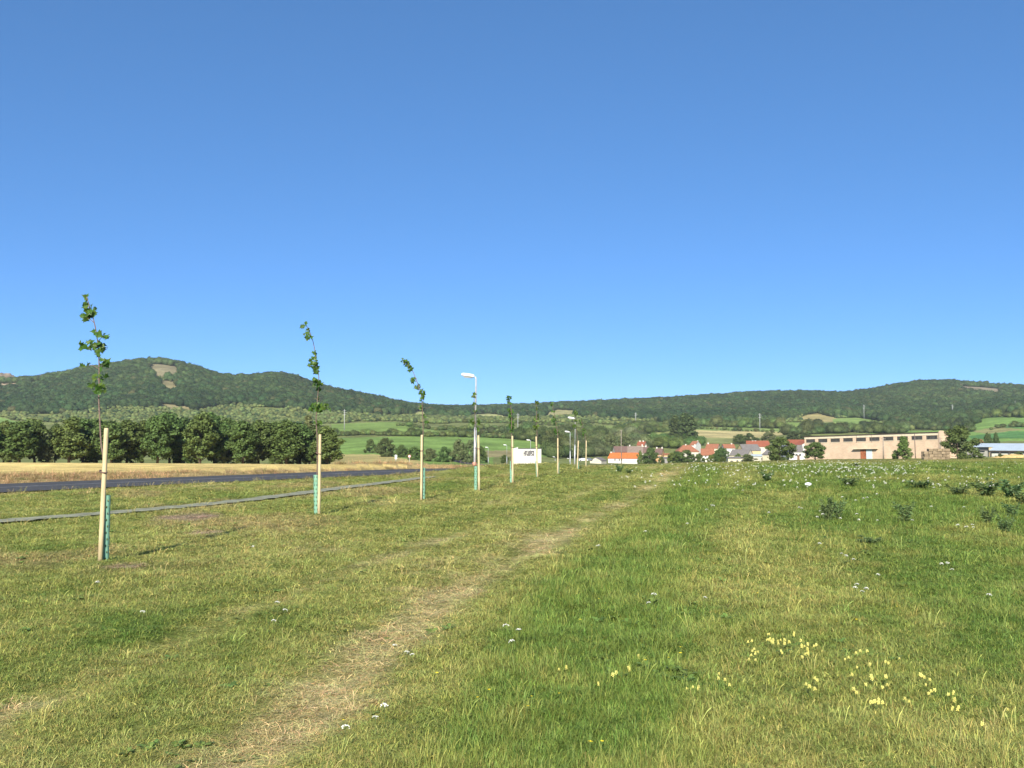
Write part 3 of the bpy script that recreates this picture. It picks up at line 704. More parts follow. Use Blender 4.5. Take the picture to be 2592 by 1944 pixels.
hedgerow('tree belt above the dry yellow field', [(1750, 1079), (1850, 1082), (1990, 1083)], 7.5, MG, 1.2)
block('orchard_wood', 'bright green trees behind the village roofs', [(1630, 1122), (1710, 1112), (1780, 1118), (1780, 1130), (1700, 1136), (1640, 1132)], 90, 6.0, (.09, .14, .036))
hedgerow('tree belt behind the flat-roofed warehouse', [(1985, 1104), (2060, 1098), (2110, 1100), (2150, 1096), (2230, 1100), (2290, 1096)], 6.5, (.08, .105, .035), 1.0, 8)
hedgerow('trees on the slope above the warehouse', [(2020, 1086), (2080, 1080), (2150, 1086), (2230, 1088), (2300, 1084), (2370, 1088), (2460, 1090)], 6, DG, 1.1, 8)
hedgerow('scattered trees at the foot of the right hill', [(2180, 1080), (2260, 1082), (2360, 1080), (2440, 1080), (2480, 1072)], 6, DG, 1.0, 8)
hedgerow('bushes along the field bank below the right skyline', [(2470, 1064), (2510, 1057), (2550, 1056), (2610, 1054)], 6, MG, .8)
hedgerow('low bushes between the two right-hand green fields', [(2500, 1088), (2540, 1080), (2600, 1078)], 4.5, MG, .5)
# ------------------------------------------------------------------ individual trees and bushes
def bark(name, c): return plain(name, c, .9, .3, 6, bump=.5, stretch=(1, 1, .3))
BARK = bark('bark', (.11, .085, .06))
LEAFG = [leafy('tree_leaves_%d' % i, c, trans=.22, vary=.42, spec=.2) for i, c in enumerate([(.098, .150, .040), (.115, .166, .044), (.155, .182, .070), (.085, .122, .038), (.14, .20, .048)])]
def make_tree_meshes(seed, kind, mat, nleaf=1900):
    """unit-height tree: tapered trunk with limbs, and a crown of leaf faces grouped in clumps at the limb ends"""
    r = np.random.default_rng(seed); tb = MB(); clumps = []
    if kind == 'row':       # roadside tree: bare lower trunk, ragged crown
        base, cw, top, ncl = .20, .27, .97, 38
    elif kind == 'round': base, cw, top, ncl = .14, .42, .97, 34
    elif kind == 'bush': base, cw, top, ncl = .02, .50, .96, 26
    elif kind == 'poplar': base, cw, top, ncl = .10, .13, 1.0, 34
    elif kind == 'cone': base, cw, top, ncl = .05, .33, 1.0, 34
    lean = r.normal(0, .03, 2)
    def axis(t): return Vector((lean[0] * t + .02 * math.sin(4 * t + seed), lean[1] * t, t))
    tr = .022 if kind != 'bush' else .012
    tb.tube([axis(t) - Vector((0, 0, .03 if t == 0 else 0)) for t in (0, .15, .35, .55, .8)], [tr * 1.25, tr, tr * .8, tr * .55, tr * .2], 7)
    for k in range(ncl):
        t = base + (top - base) * (k + r.uniform(.2, .9)) / ncl
        q = (t - base) / (top - base)
        if kind == 'cone': prof = (1 - q) ** .8 + .06
        elif kind == 'poplar': prof = min(1, 1.2 * math.sin(min(1, q * 1.1 + .12) * math.pi) ** .5 + .1)
        elif kind == 'row': prof = math.sin(min(1, q * .82 + .16) * math.pi) ** .6
        else: prof = max(.15, math.sin(min(1., q * .75 + .25) * math.pi) ** .55)
        a = k * 2.4 + r.uniform(-.5, .5); d = cw * prof * r.uniform(.35, 1.0)
        c = axis(t) + Vector((math.cos(a) * d, math.sin(a) * d, r.normal(0, .02)))
        clumps.append((c, r.uniform(.07, .125) * (1.15 if kind in ('round', 'bush') else .95) * (.75 if kind == 'poplar' else 1)))
        if k % 2 == 0:
            s = axis(max(.05, t - .16 - d * .3)); mid = s.lerp(c, .55) + Vector((0, 0, -.02))
            tb.tube([s, mid, c], [tr * .45, tr * .3, tr * .1], 5, False)
    if kind == 'row':
        for k in range(4):       # stray sprays low on the trunk
            a = r.uniform(0, 6.28); t = r.uniform(.10, .34); clumps.append((axis(t) + Vector((math.cos(a) * .12, math.sin(a) * .12, 0)), .055))
    cc = np.array([tuple(c) for c, _ in clumps]); cr_ = np.array([q for _, q in clumps]); wts = cr_ ** 2 / (cr_ ** 2).sum()
    k = r.choice(len(clumps), nleaf, p=wts)
    d = r.normal(0, 1, (nleaf, 3)); d /= np.linalg.norm(d, axis=1)[:, None]
    p = cc[k] + d * (cr_[k] * (r.uniform(.2, 1.08, nleaf) ** .5 + np.abs(r.normal(0, .22, nleaf))))[:, None] * np.array([1, 1, .8])
    nn = d + r.normal(0, .55, (nleaf, 3)) + np.array([0, 0, .3]); nn /= np.linalg.norm(nn, axis=1)[:, None]
    a = np.cross(nn, r.normal(0, 1, (nleaf, 3))); a /= np.linalg.norm(a, axis=1)[:, None] + 1e-9; b = np.cross(nn, a)
    sz = (.021 * r.uniform(.6, 1.4, nleaf))[:, None]
    V = np.stack([p + a * sz * 1.25, p + b * sz * .85, p - a * sz * 1.25, p - b * sz * .85], 1).reshape(-1, 3); Q = np.arange(len(V)).reshape(-1, 4)
    return tb.mesh('trunk', BARK, True), mesh_np('crown', V, [Q], mat)
TREES = {}
for kd, cnt, nl in (('row', 6, 6800), ('round', 5, 6500), ('bush', 4, 6000), ('poplar', 3, 4200), ('cone', 3, 5200)):
    TREES[kd] = [make_tree_meshes(100 + 31 * i + len(kd), kd, LEAFG[(i * 2 + len(kd)) % 4] if kd != 'row' else LEAFG[[0, 0, 1, 3, 0, 1][i]], nl) for i in range(cnt)]
TREEN = {'row': 'roadside_tree', 'round': 'tree', 'bush': 'bush', 'poplar': 'poplar_tree', 'cone': 'tree'}
def tree(X, top, width, kind, var, label, Y=None, foot=None, group=None, mat=None):
    """tree at photograph column X whose top reaches pixel row top and whose crown is width pixels wide"""
    if Y is None: Y = solveY(X, foot)
    x = (X - CX) / F * Y; z = float(spot(np.array([x]), np.array([Y]))[0])
    h = P(X, top, Y).z - z; wpx = {'row': .46, 'round': .95, 'bush': 1.1, 'poplar': .33, 'cone': .75}[kind]
    w_ = width / F * Y / wpx
    o = thing(TREEN[kind], label, 'bush' if kind == 'bush' else 'tree', (x, Y, z), rnd.uniform(0, 6.28), group)
    o.scale = (w_, w_, h); tm, cm = TREES[kind][var % len(TREES[kind])]
    ob('trunk', tm, o); c = ob('crown', cm, o)
    if mat is not None:
        c.material_slots[0].link = 'OBJECT'; c.material_slots[0].material = LEAFG[mat]
    return o
ROWG = 'trees in the row beyond the stubble field'
ROWT = [(-22, 1075, 62), (14, 1070, 60), (52, 1072, 62), (92, 1066, 56), (141, 1074, 30), (176, 1062, 64), (214, 1066, 60), (248, 1064, 58), (285, 1068, 62), (324, 1066, 60), (362, 1070, 58), (398, 1056, 62),
        (432, 1050, 60), (470, 1060, 56), (505, 1050, 64), (545, 1052, 62), (580, 1062, 50), (618, 1068, 58), (655, 1066, 60), (692, 1072, 58), (728, 1070, 60), (762, 1076, 58), (800, 1078, 64), (832, 1084, 56)]
for i, (X, tp, wd) in enumerate(ROWT):
    lab = {4: 'thin tree with a gap of field on both sides in the stubble-field row', 12: 'tallest roadside tree left of centre in the stubble-field row', 23: 'last tree at the open end of the stubble-field row'}.get(i)
    pos = 'leafy tree number %s from the left in the row behind the stubble field' % ['one', 'two', 'three', 'four', 'five', 'six', 'seven', 'eight', 'nine', 'ten', 'eleven', 'twelve', 'thirteen', 'fourteen', 'fifteen', 'sixteen', 'seventeen', 'eighteen', 'nineteen', 'twenty', 'twenty-one', 'twenty-two', 'twenty-three', 'twenty-four'][i]
    tree(X, tp, wd, 'row', i * 5 + i // 3, lab or pos, Y=225 + 7 * math.sin(i * 2.1), group=ROWG)
for i, X in enumerate([30, 120, 228, 300, 345, 455, 486, 560, 600, 640, 705, 745, 790, 822]):
    tree(X, 1128 + 8 * (i % 3), 46, 'bush', i, 'low bush number %s from the left under the roadside row' % ['one', 'two', 'three', 'four', 'five', 'six', 'seven', 'eight', 'nine', 'ten', 'eleven', 'twelve', 'thirteen', 'fourteen'][i], Y=222 + 3 * (i % 3), group='bushes under the roadside row')
tree(784, 1057, 34, 'poplar', 0, 'narrow upright tree near the open end of the roadside row', Y=236)
for X, tp, wd, ft, v, m, lab in [
    (938, 1112, 34, 1146, 0, 0, 'small dark bush at the upper left of the field thicket'), (978, 1110, 60, 1156, 1, 3, 'large rounded dark bush in the big green field'),
    (1018, 1126, 46, 1158, 2, 0, 'mid-size bush right of the large rounded bush'), (1050, 1131, 50, 1164, 3, 4, 'bright green bush in the middle of the field thicket'),
    (1090, 1136, 50, 1168, 0, 2, 'greyish bush behind the third young tree'), (1124, 1132, 46, 1170, 1, 0, 'dense bush left of the tall lamp post'),
    (1160, 1112, 52, 1170, 2, 2, 'pale loose shrub left of the tall lamp post'), (1192, 1114, 48, 1171, 3, 2, 'pale shrub straight behind the tall lamp post'),
    (1216, 1130, 44, 1171, 0, 0, 'rounded shrub right of the tall lamp post'), (1276, 1152, 26, 1172, 1, 0, 'small bush beside the white building')]:
    tree(X, tp, wd, 'bush', v, lab, foot=ft, mat=m)
for X, tp, wd, ft, kd, v, m, lab in [
    (984, 1089, 20, 1104, 'round', 0, 3, 'single round tree standing above the field hedge'), (1176, 1092, 26, 1106, 'round', 1, 3, 'dark round tree at the hedge behind the lamp post'),
    (850, 1086, 22, 1103, 'round', 2, 3, 'small round tree where the hedge meets the roadside row'),
    (1405, 1084, 30, 1130, 'round', 3, 3, 'tall dark tree left of the twin lamp posts'), (1370, 1088, 40, 1125, 'round', 1, 3, 'broad dark tree above the white building'),
    (1708, 1054, 30, 1120, 'poplar', 0, 3, 'leftmost of the tall poplars above the village'), (1730, 1050, 32, 1122, 'poplar', 1, 3, 'middle one of the tall poplars above the village'), (1750, 1054, 30, 1124, 'poplar', 2, 3, 'rightmost of the tall poplars above the village'),
    (1545, 1098, 46, 1150, 'round', 0, 2, 'grey-green willow behind the left annex of the orange-roofed house'), (1580, 1100, 40, 1145, 'round', 3, 2, 'grey-green tree over the ridge of the orange-roofed house'),
    (1644, 1135, 46, 1172, 'round', 2, 0, 'dark round tree right of the orange-roofed white house'), (1620, 1140, 20, 1172, 'bush', 2, 4, 'bush at the gable of the orange-roofed white house'),
    (1738, 1140, 62, 1172, 'bush', 1, 0, 'wide dark shrubbery below the brown hipped roof'), (1700, 1146, 34, 1172, 'bush', 3, 4, 'green shrub right of the cream gateway'),
    (1826, 1133, 40, 1160, 'round', 4, 0, 'dark tree between the orange roofs and the grey roof'), (1800, 1152, 30, 1169, 'bush', 0, 4, 'green bush below the middle orange roof'), (1714, 1143, 46, 1171, 'bush', 0, 0, 'dark bush left of the wide shrubbery below the hipped roof'), (1768, 1148, 34, 1171, 'bush', 2, 1, 'bush right of the wide shrubbery below the hipped roof'), (1815, 1141, 28, 1171, 'round', 2, 0, 'small tree in front of the faded brick roof'), (1888, 1150, 30, 1170, 'bush', 3, 1, 'bush right of the low cream shed'), (1672, 1156, 22, 1171, 'bush', 1, 0, 'bush at the foot of the orange-walled house'),
    (1874, 1100, 42, 1124, 'round', 0, 0, 'broad tree behind the middle of the village'), (1894, 1098, 34, 1122, 'round', 1, 3, 'dark tree right of the broad one behind the village'),
    (1910, 1128, 34, 1150, 'round', 2, 0, 'leafy tree between the grey roofs'), (1868, 1148, 26, 1160, 'bush', 2, 4, 'bush in front of the grey-roofed barn'),
    (1945, 1095, 40, 1122, 'round', 3, 2, 'pale tree left of the big meadow-edge tree'), (1912, 1108, 30, 1124, 'bush', 0, 3, 'dark bush behind the long red roof'),
    (2040, 1096, 40, 1118, 'round', 2, 3, 'dark tree at the left end of the warehouse roof'), (2005, 1092, 44, 1118, 'round', 0, 3, 'tree behind the red roof beside the warehouse')]:
    tree(X, tp, wd, kd, v, lab, foot=None if ft > 1155 and X > 1500 else ft, Y=490 if ft > 1155 and X > 1500 else None, mat=m)
for X, tp, wd, Y, kd, v, m, lab in [
    (1972, 1108, 88, 300, 'bush', 1, 1, 'big rounded tree at the far meadow edge left of the warehouse'), (2062, 1121, 58, 292, 'round', 3, 1, 'round tree in front of the left end of the warehouse'),
    (2284, 1108, 48, 286, 'cone', 0, 4, 'pointed bright green tree in front of the warehouse wall'), (2422, 1080, 104, 284, 'bush', 0, 0, 'tall dark tree at the right end of the warehouse'),
    (2264, 1140, 22, 289, 'bush', 1, 2, 'grey bush beside the pointed green tree'), (2473, 1146, 40, 290, 'bush', 3, 4, 'low bush between the dark tree and the open shed'),
    (2530, 1150, 26, 300, 'bush', 0, 1, 'low shrub in front of the open shed posts'), (2576, 1143, 30, 305, 'bush', 1, 2, 'pale shrub in front of the right shed posts'),
    (1895, 1151, 44, 300, 'bush', 2, 2, 'overgrown grassy mound of weeds in front of the village'), (1828, 1156, 22, 290, 'bush', 0, 1, 'small bush at the meadow edge left of the low shed'),
    (2498, 1096, 26, 470, 'round', 4, 3, 'left one of two dark trees above the blue shed roof'), (2518, 1100, 22, 470, 'round', 1, 3, 'right one of two dark trees above the blue shed roof')]:
    tree(X, tp, wd, kd, v, lab, Y=Y, mat=m)
# ------------------------------------------------------------------ rock outcrops on the left skyline
ROCK = plain('rock', (.22, .175, .12), .95, .35, .08, bump=.6)
def outcrop(X0, X1, top, foot, label, Y=1755):
    a = P(X0, foot, Y); b = P(X1, foot, Y); h = P(X0, top, Y).z - a.z; n, m_ = 26, 8; V = []; Q = []
    for i in range(n + 1):
        for j in range(m_ + 1):
            u = i / n; v = j / m_ * 2 - 1; r0 = float(fbm(np.array([u * 6 + X0]), np.array([v * 2.]), 12)[0])
            V.append((a.x + (b.x - a.x) * u, Y + v * 22, a.z - 14 + (h + 14) * min(1, 5 * min(u, 1 - u)) ** .6 * (1 - abs(v) ** 2.2) * (.35 + 1.0 * r0)))
    for i in range(n):
        for j in range(m_): Q.append((i * (m_ + 1) + j, (i + 1) * (m_ + 1) + j, (i + 1) * (m_ + 1) + j + 1, i * (m_ + 1) + j + 1))
    tag(ob('rock_outcrop', mesh_np('rock_outcrop', np.array(V), [np.array(Q)], ROCK)), label, 'rock')
outcrop(-60, 52, 944, 968, 'brown rocky knoll at the left end of the skyline')
outcrop(76, 112, 951, 968, 'small flat-topped rock right of the rocky knoll on the skyline')
tree(376, 903, 17, 'round', 1, 'lone tall tree on the left hill summit beside the bare patch', Y=1755)
tree(2500, 964, 18, 'round', 0, 'lone round tree on the right skyline beside the bare rock', Y=2110)
tree(2470, 968, 20, 'round', 2, 'skyline tree left of the lone round one above the bare rock', Y=2115)
# ------------------------------------------------------------------ young trees with stakes and guards
WOODS = plain('stake_wood', (.62, .49, .28), .75, .14, 5, bump=.3, stretch=(6, 6, .8))
STEM = plain('young_bark', (.20, .14, .11), .85, .25, 30)
TIE = plain('rope_tie', (.16, .10, .08), .9, .3, 40)
GUARD = plain('guard_plastic', (.22, .42, .29), .45, .10, 6)
MAPLE = leafy('maple_leaves', (.085, .160, .026), trans=.35, vary=.45, rough=.45, spec=.35)
def leaf_mesh(seed):
    r = np.random.default_rng(seed)
    o = [(0, 0), (.16, -.06), (.42, -.10), (.30, .10), (.56, .28), (.34, .30), (.26, .46), (.16, .52), (0, .92)]
    pts = o + [(-x, y) for x, y in reversed(o[1:-1])]; n = len(pts)
    fold = r.uniform(.15, .5); curl = r.uniform(-.5, .1)
    V = [(x, y, abs(x) * fold + curl * y * y) for x, y in pts] + [(0, .32, curl * .1)]
    return mesh_np('leaf', np.array(V) * 1.0, [np.array([(i, (i + 1) % n, n) for i in range(n)])], MAPLE)
LEAFM = [leaf_mesh(i) for i in range(6)]
def K(sc_, ox, oy, pts): return [tuple([ox + p[0] / sc_, oy + p[1] / sc_] + [q / sc_ for q in p[2:]]) for p in pts]
s3 = lambda p: K(3.0167, 700, 800, p)
s4 = lambda p: K(4.365, 1100, 880, p)
s2 = lambda p: K(4.147, 100, 720, p)
SAPL = [  # Y, stake foot, stake top, stem pixels, leaf clumps (x, y, rx, ry), guard (x, top)
 (14.4, (253, 1432), (267, 1090), [(263, 1430), (258, 1200), (256, 1130), (252, 1060), (250, 1010), (251, 960), (250, 905), (246, 860), (239, 820), (230, 788), (219, 752)],
  s2([(490, 150, 25, 40), (490, 225, 35, 25), (525, 290, 55, 45), (540, 345, 60, 30), (470, 350, 30, 22), (610, 520, 24, 30), (682, 560, 24, 26), (560, 650, 70, 45), (440, 665, 40, 32), (660, 680, 50, 50), (620, 740, 24, 25), (490, 860, 36, 20), (690, 860, 60, 40), (590, 1010, 45, 30), (660, 1000, 26, 40), (530, 1085, 36, 32), (640, 1120, 60, 50)]), (265, 1262), 11),
 (23.1, (807, 1326), (810, 1113), [(804, 1323), (803, 1228), (803, 1131), (800, 1082), (801, 1058), (804, 1015), (807, 966), (799, 909), (793, 873), (783, 843), (771, 821)],
  s3([(215, 80, 16, 22), (240, 125, 14, 18), (243, 170, 24, 30), (290, 300, 13, 13), (282, 375, 38, 34), (298, 440, 26, 34), (305, 535, 34, 34), (312, 600, 18, 20), (315, 660, 10, 16), (285, 735, 42, 32), (325, 735, 26, 34), (385, 725, 24, 20), (320, 860, 22, 14)]), (801, 1219), 10),
 (28.8, (1066, 1280), (1068, 1109), [(1067, 1277), (1069, 1190), (1071, 1098), (1069, 1045), (1067, 1012), (1060, 985), (1048, 952), (1041, 939), (1019, 917)],
  s3([(965, 352, 12, 16), (990, 375, 26, 26), (1020, 415, 20, 26), (1045, 510, 14, 34), (1070, 560, 22, 20), (1110, 600, 18, 26), (1114, 650, 16, 26), (1112, 720, 9, 20), (1135, 790, 12, 12), (1138, 835, 14, 6)]), (1071, 1194), 8),
 (34.9, (1213, 1243), (1211, 1102), [(1204, 1242), (1204, 1150), (1203, 1080), (1202, 1040), (1199, 1000)],
  s4([(430, 535, 20, 26), (440, 630, 14, 10), (450, 710, 24, 14), (425, 820, 24, 30), (482, 830, 18, 34), (470, 900, 28, 18)]), (1204, 1180), 7),
 (41.0, (1298, 1224), (1297, 1104), [(1295, 1222), (1295, 1150), (1295, 1090), (1294, 1040), (1290, 1020), (1287, 1005)],
  s4([(815, 560, 22, 30), (825, 612, 18, 14), (820, 690, 14, 14), (845, 710, 28, 24), (830, 755, 20, 18), (855, 800, 24, 26), (850, 855, 26, 28), (858, 905, 18, 30)]), (1294, 1168), 6),
 (47.3, (1361, 1210), (1357, 1106), [(1360, 1208), (1360, 1150), (1359, 1080), (1358, 1040), (1357, 1020)],
  s4([(1125, 612, 22, 24), (1135, 680, 10, 14), (1128, 770, 18, 20), (1125, 800, 24, 22), (1115, 880, 34, 24)]), (1360, 1168), 6),
 (53.5, (1412, 1202), (1412, 1110), [(1413, 1200), (1412, 1110), (1405, 1060), (1401, 1040), (1398, 1024)],
  s4([(1300, 630, 14, 18), (1303, 710, 20, 10), (1318, 800, 24, 28), (1332, 855, 20, 14), (1345, 930, 18, 40)]), (1413, 1172), 5),
 (64.8, (1461, 1197), (1464, 1121), [(1463, 1196), (1461, 1120), (1457, 1080), (1456, 1045)],
  s4([(1555, 740, 24, 30), (1545, 890, 20, 18), (1560, 820, 12, 20)]), (1463, 1172), 4),
 (70.0, (1483, 1191), (1484, 1121), [(1484, 1190), (1481, 1120), (1475, 1085), (1470, 1064)],
  s4([(1615, 830, 14, 26), (1618, 870, 14, 10), (1645, 960, 16, 40)]), (1484, 1170), 4)]
ORD = ['nearest', 'second', 'third', 'fourth', 'fifth', 'sixth', 'seventh', 'eighth', 'farthest']
def guard_mesh(Hh, r0):
    """open mesh tube with rows of real holes"""
    nr, ns = int(Hh / .03), 18; V = []; Q = []
    for i in range(nr + 1):
        for k in range(ns):
            a = 2 * math.pi * k / ns; rr = r0 * (1 + .03 * math.sin(i * .7 + k)); V.append((rr * math.cos(a), rr * math.sin(a), Hh * i / nr))
    for i in range(nr):
        for k in range(ns):
            if (i % 3 == 1) and (k % 3 == (i // 3) % 2 + 0): continue
            Q.append((i * ns + k, i * ns + (k + 1) % ns, (i + 1) * ns + (k + 1) % ns, (i + 1) * ns + k))
    return mesh_np('mesh_wall', V, [np.array(Q)], GUARD, smooth=True)
for i, (Y, sf, stp, stem, clumps, gd, rad) in enumerate(SAPL):
    fx = P(sf[0], sf[1], Y); zb = float(ground_z_at(np.array([fx.x]), np.array([Y]))[0]); dz = zb - fx.z   # snap to the ground
    W = lambda X, py, d=0.0: P(X, py, Y + d) + Vector((0, 0, dz * max(0, min(1, (py - 700) / 700))))
    # stake with tie
    a = W(*sf) - Vector((0, 0, .12)); b = W(*stp); b.y += rnd.uniform(-.05, .05)
    stake = thing('support_stake', '%s round wooden stake holding a young tree in the planted row' % ORD[i], 'stake', a, 0, 'stakes along the young tree row')
    rel = b - a; ax = [rel * t for t in (0, .25, .5, .75, .985, 1)]
    st_r = .033 if i < 3 else .037
    MB().tube(ax, [st_r * 1.05, st_r * 1.02, st_r, st_r, st_r * .97, st_r * .8], 12).build('post', WOODS, stake, True)
    stemp = [W(X, py, .10) for X, py in stem]
    # tie: a loop of rope round stake and stem
    tie_t = .78 if i else .69; c0 = a + rel * tie_t; k0 = min(range(len(stemp)), key=lambda k: abs(stemp[k].z - c0.z))
    c1 = None
    for p, q in zip(stemp[:-1], stemp[1:]):
        if (p.z - c0.z) * (q.z - c0.z) <= 0: c1 = p.lerp(q, (c0.z - p.z) / (q.z - p.z + 1e-9))
    c1 = c1 or stemp[k0]; loop = []
    dv = (c1 - c0); dv.z = 0; dl = dv.length or .01; dn = dv / dl; sn = Vector((-dn.y, dn.x, 0))
    for k in range(17):
        t = 2 * math.pi * k / 16; loop.append(c0 + dv * .5 - a + dn * math.cos(t) * (dl / 2 + st_r + .012) + sn * math.sin(t) * (st_r + .010) + Vector((0, 0, .015 * math.cos(t))))
    MB().tube(loop, .010, 6, False).build('tie', TIE, stake, True)
    # guard
    gx = W(gd[0], sf[1], .12); gx.z = zb - .02; gh = W(gd[0], gd[1], .12).z - gx.z; gh = max(.55, gh); gr = .5 * rad / F * Y * 1.9 if i < 3 else .055
    gr = min(max(gr, .042), .056)
    g = thing('tree_guard', 'green perforated plastic guard around the foot of the %s young tree' % ORD[i], 'tree guard', gx, 0, 'guards along the young tree row')
    gm_ = ob('mesh_wall', guard_mesh(gh, gr), g); g.rotation_euler = (rnd.uniform(-.03, .03), rnd.uniform(-.05, .05), rnd.uniform(0, 3))
    # sapling
    base = Vector((gx.x, gx.y, zb - .05)); stemp[0] = base.copy()
    stemp[1].x = .5 * stemp[1].x + .5 * gx.x
    sap = thing('young_tree', '%s young maple of the planted row, thin bent stem with sparse leaf tufts' % ORD[i], 'young tree', base, 0, 'young trees in the planted row')
    n = len(stemp); rr = [.012 * (1 - .72 * k / (n - 1)) + (.002 if i < 4 else .006) for k in range(n)]
    cs = catmull([p - base for p in stemp], 5); rr2 = [rr[min(int(k / 5), n - 1)] for k in range(len(cs))]
    tk = MB().tube(cs, rr2, 8); twigs = []
    lv = []; rl = np.random.default_rng(500 + i)
    for (cx_, cy_, rx, ry) in clumps:
        c = W(cx_, cy_, .10 + rl.normal(0, .05)) - base
        rX, rZ = rx / F * Y, ry / F * Y
        near = min(cs, key=lambda p: (p - c).length + (abs(p.z - c.z + .08)))
        tk.tube([near, near.lerp(c, .5) + Vector((0, 0, .02)), c], [.005, .004, .002], 5, False)
        ls = .088 if i < 3 else .12
        cnt = int(max(5, min(46, 6.5 * (rX * rZ) / (ls * ls * .28))))
        for k in range(cnt):
            a_ = rl.uniform(0, 6.28); q = math.sqrt(rl.uniform(0, 1))
            lv.append((c + Vector((math.cos(a_) * q * rX, rl.normal(0, .6) * rX, math.sin(a_) * q * rZ)), ls * rl.uniform(.65, 1.25), Vector((rl.normal(1.35, .55), rl.uniform(-2.6, 2.6), rl.normal(0, .7)))))
    tk.build('trunk', STEM, sap, True)
    if i < 3:
        for p, s_, e in lv:
            l_ = ob('leaf', LEAFM[rl.integers(0, 6)], sap, p); l_.scale = (s_, s_, s_); l_.rotation_euler = e
    else:
        V = []; T = []
        for p, s_, e in lv:
            me = LEAFM[rl.integers(0, 6)]; M = Matrix.Translation(p) @ Matrix.Diagonal((s_, s_, s_, 1)).copy()
            from mathutils import Euler
            M = Matrix.Translation(p) @ Euler(e).to_matrix().to_4x4() @ Matrix.Scale(s_, 4); b0 = len(V)
            V += [tuple(M @ v.co) for v in me.vertices]; T += [tuple(x_ + b0 for x_ in f.vertices) for f in me.polygons]
        ob('crown', mesh_np('crown', np.array(V), [np.array(T)], MAPLE), sap)
# ------------------------------------------------------------------ street lamps
GALV = plain('galvanised_steel', (.55, .56, .56), .45, .10, 5, metal=.3)
LAMPW = plain('lamp_white', (.82, .81, .77), .35, .05, 4)
LENS = plain('lamp_lens', (.55, .55, .52), .25, .05, 4)
CAPO = plain('warning_cap', (.75, .30, .20), .6, .15, 6)
def lamp(X, Y, top, label, Hh=None, basepy=None, lean=0.0, head=1.0):
    x = (X - CX) / F * Y; z = float(spot(np.array([x]), np.array([Y]))[0]); h = P(X, top, Y).z - z
    o = thing('street_lamp', label, 'street lamp', (x, Y, z), 0, 'street lamps along the road'); o.rotation_euler = (0, lean, 0)
    sl_ = h * .46
    pm = MB().tube([(0, 0, -.3), (0, 0, sl_ - .04)], [.085, .078], 14); pm.tube([(0, 0, sl_ - .04), (0, 0, sl_ + .05)], [.085, .060], 14); pm.tube([(0, 0, sl_ + .05), (0, 0, h - .12), (-.03, 0, h - .03), (-.12, 0, h)], [.058, .048, .045, .040], 14)
    pm.build('pole', GALV, o, True)
    L_ = .80 * head; v = []; f = []; ns = 12; prof = [(0, .06, .06), (.04, .10, .11), (.15, .13, .135), (.5, .14, .145), (.85, .135, .135), (.96, .10, .10), (1, .04, .05)]
    for t, wy, hz_ in prof:
        for k in range(ns):
            a = 2 * math.pi * k / ns; zz = math.sin(a); v.append((-.10 - L_ * t, wy * math.cos(a), h + .02 + t * .10 * head + hz_ * (zz if zz > 0 else zz * .55)))
    for i in range(len(prof) - 1):
        for k in range(ns): f.append((i * ns + k, (i + 1) * ns + k, (i + 1) * ns + (k + 1) % ns, i * ns + (k + 1) % ns))
    f.append(tuple(range(ns))); f.append(tuple((len(prof) - 1) * ns + k for k in reversed(range(ns))))
    hd = MB().add(v, f).build('lamp_head', LAMPW, o, True)
    MB().tube([(-.22 * head, 0, h - .045), (-.75 * head, 0, h + .005)], .052, 10).build('lens', LENS, hd, True)
    return o
l1 = lamp(1202, 62.0, 954, 'tall street lamp nearest the camera, white head above the fourth young tree', lean=.012)
bm_ = MB().box(-.13, .10, -.20, -.09, .42, .62); bm_.build('warning_cap', CAPO, l1, False, .03)
lamp(1454, 122, 1060, 'street lamp in front of the valley wood, taller of the close pair', lean=.018)
lamp(1443, 173, 1094, 'street lamp in front of the valley wood, shorter of the close pair')
lamp(1343, 240, 1115, 'street lamp standing against the white building', head=1.1)
lamp(1283, 300, 1127, 'small street lamp left of the white building', head=1.15)
lamp(1236, 338, 1133, 'smallest leftmost street lamp beyond the road bend', head=1.15)
lamp(1405, 470, 1157, 'tiny far street lamp right of the white building', head=1.3)
lamp(1441, 500, 1161, 'tiny far street lamp behind the close lamp pair', head=1.3)
lamp(1470, 520, 1162, 'tiny far street lamp left of the farthest young tree', head=1.3)
# ------------------------------------------------------------------ road signs, pylons, poles
SIGNB = plain('sign_grey', (.72, .72, .72), .5, .08, 4); SIGNR = plain('sign_red', (.5, .08, .07), .5, .08, 4)
def sign(X, Y, top, dia, label, ring):
    x = (X - CX) / F * Y; z = float(spot(np.array([x]), np.array([Y]))[0]); h = P(X, top, Y).z - z; r = dia / 2
    o = thing('road_sign', label, 'road sign', (x, Y, z))
    MB().tube([(0, 0, -.2), (0, 0, h)], .035, 10).build('post', GALV, o, True)
    MB().tube([(0, -.05, h - r), (0, -.03, h - r)], r, 20).build('plate', SIGNR if ring else SIGNB, o)
    if ring: MB().tube([(0, -.06, h - r), (0, -.052, h - r)], r * .72, 20).build('face', SIGNB, o)
    else: MB().box(-r * .9, r * .9, -.045, -.025, h - 3.4 * r, h - 2.1 * r).build('plate', SIGNB, o)
sign(1003, 190, 1151, .48, 'small white road sign in the dry verge', False)
sign(1037, 195, 1151, .58, 'red-rimmed round road sign in the dry verge', True)
CONC = plain('concrete_pole', (.38, .38, .37), .8, .1, 3)
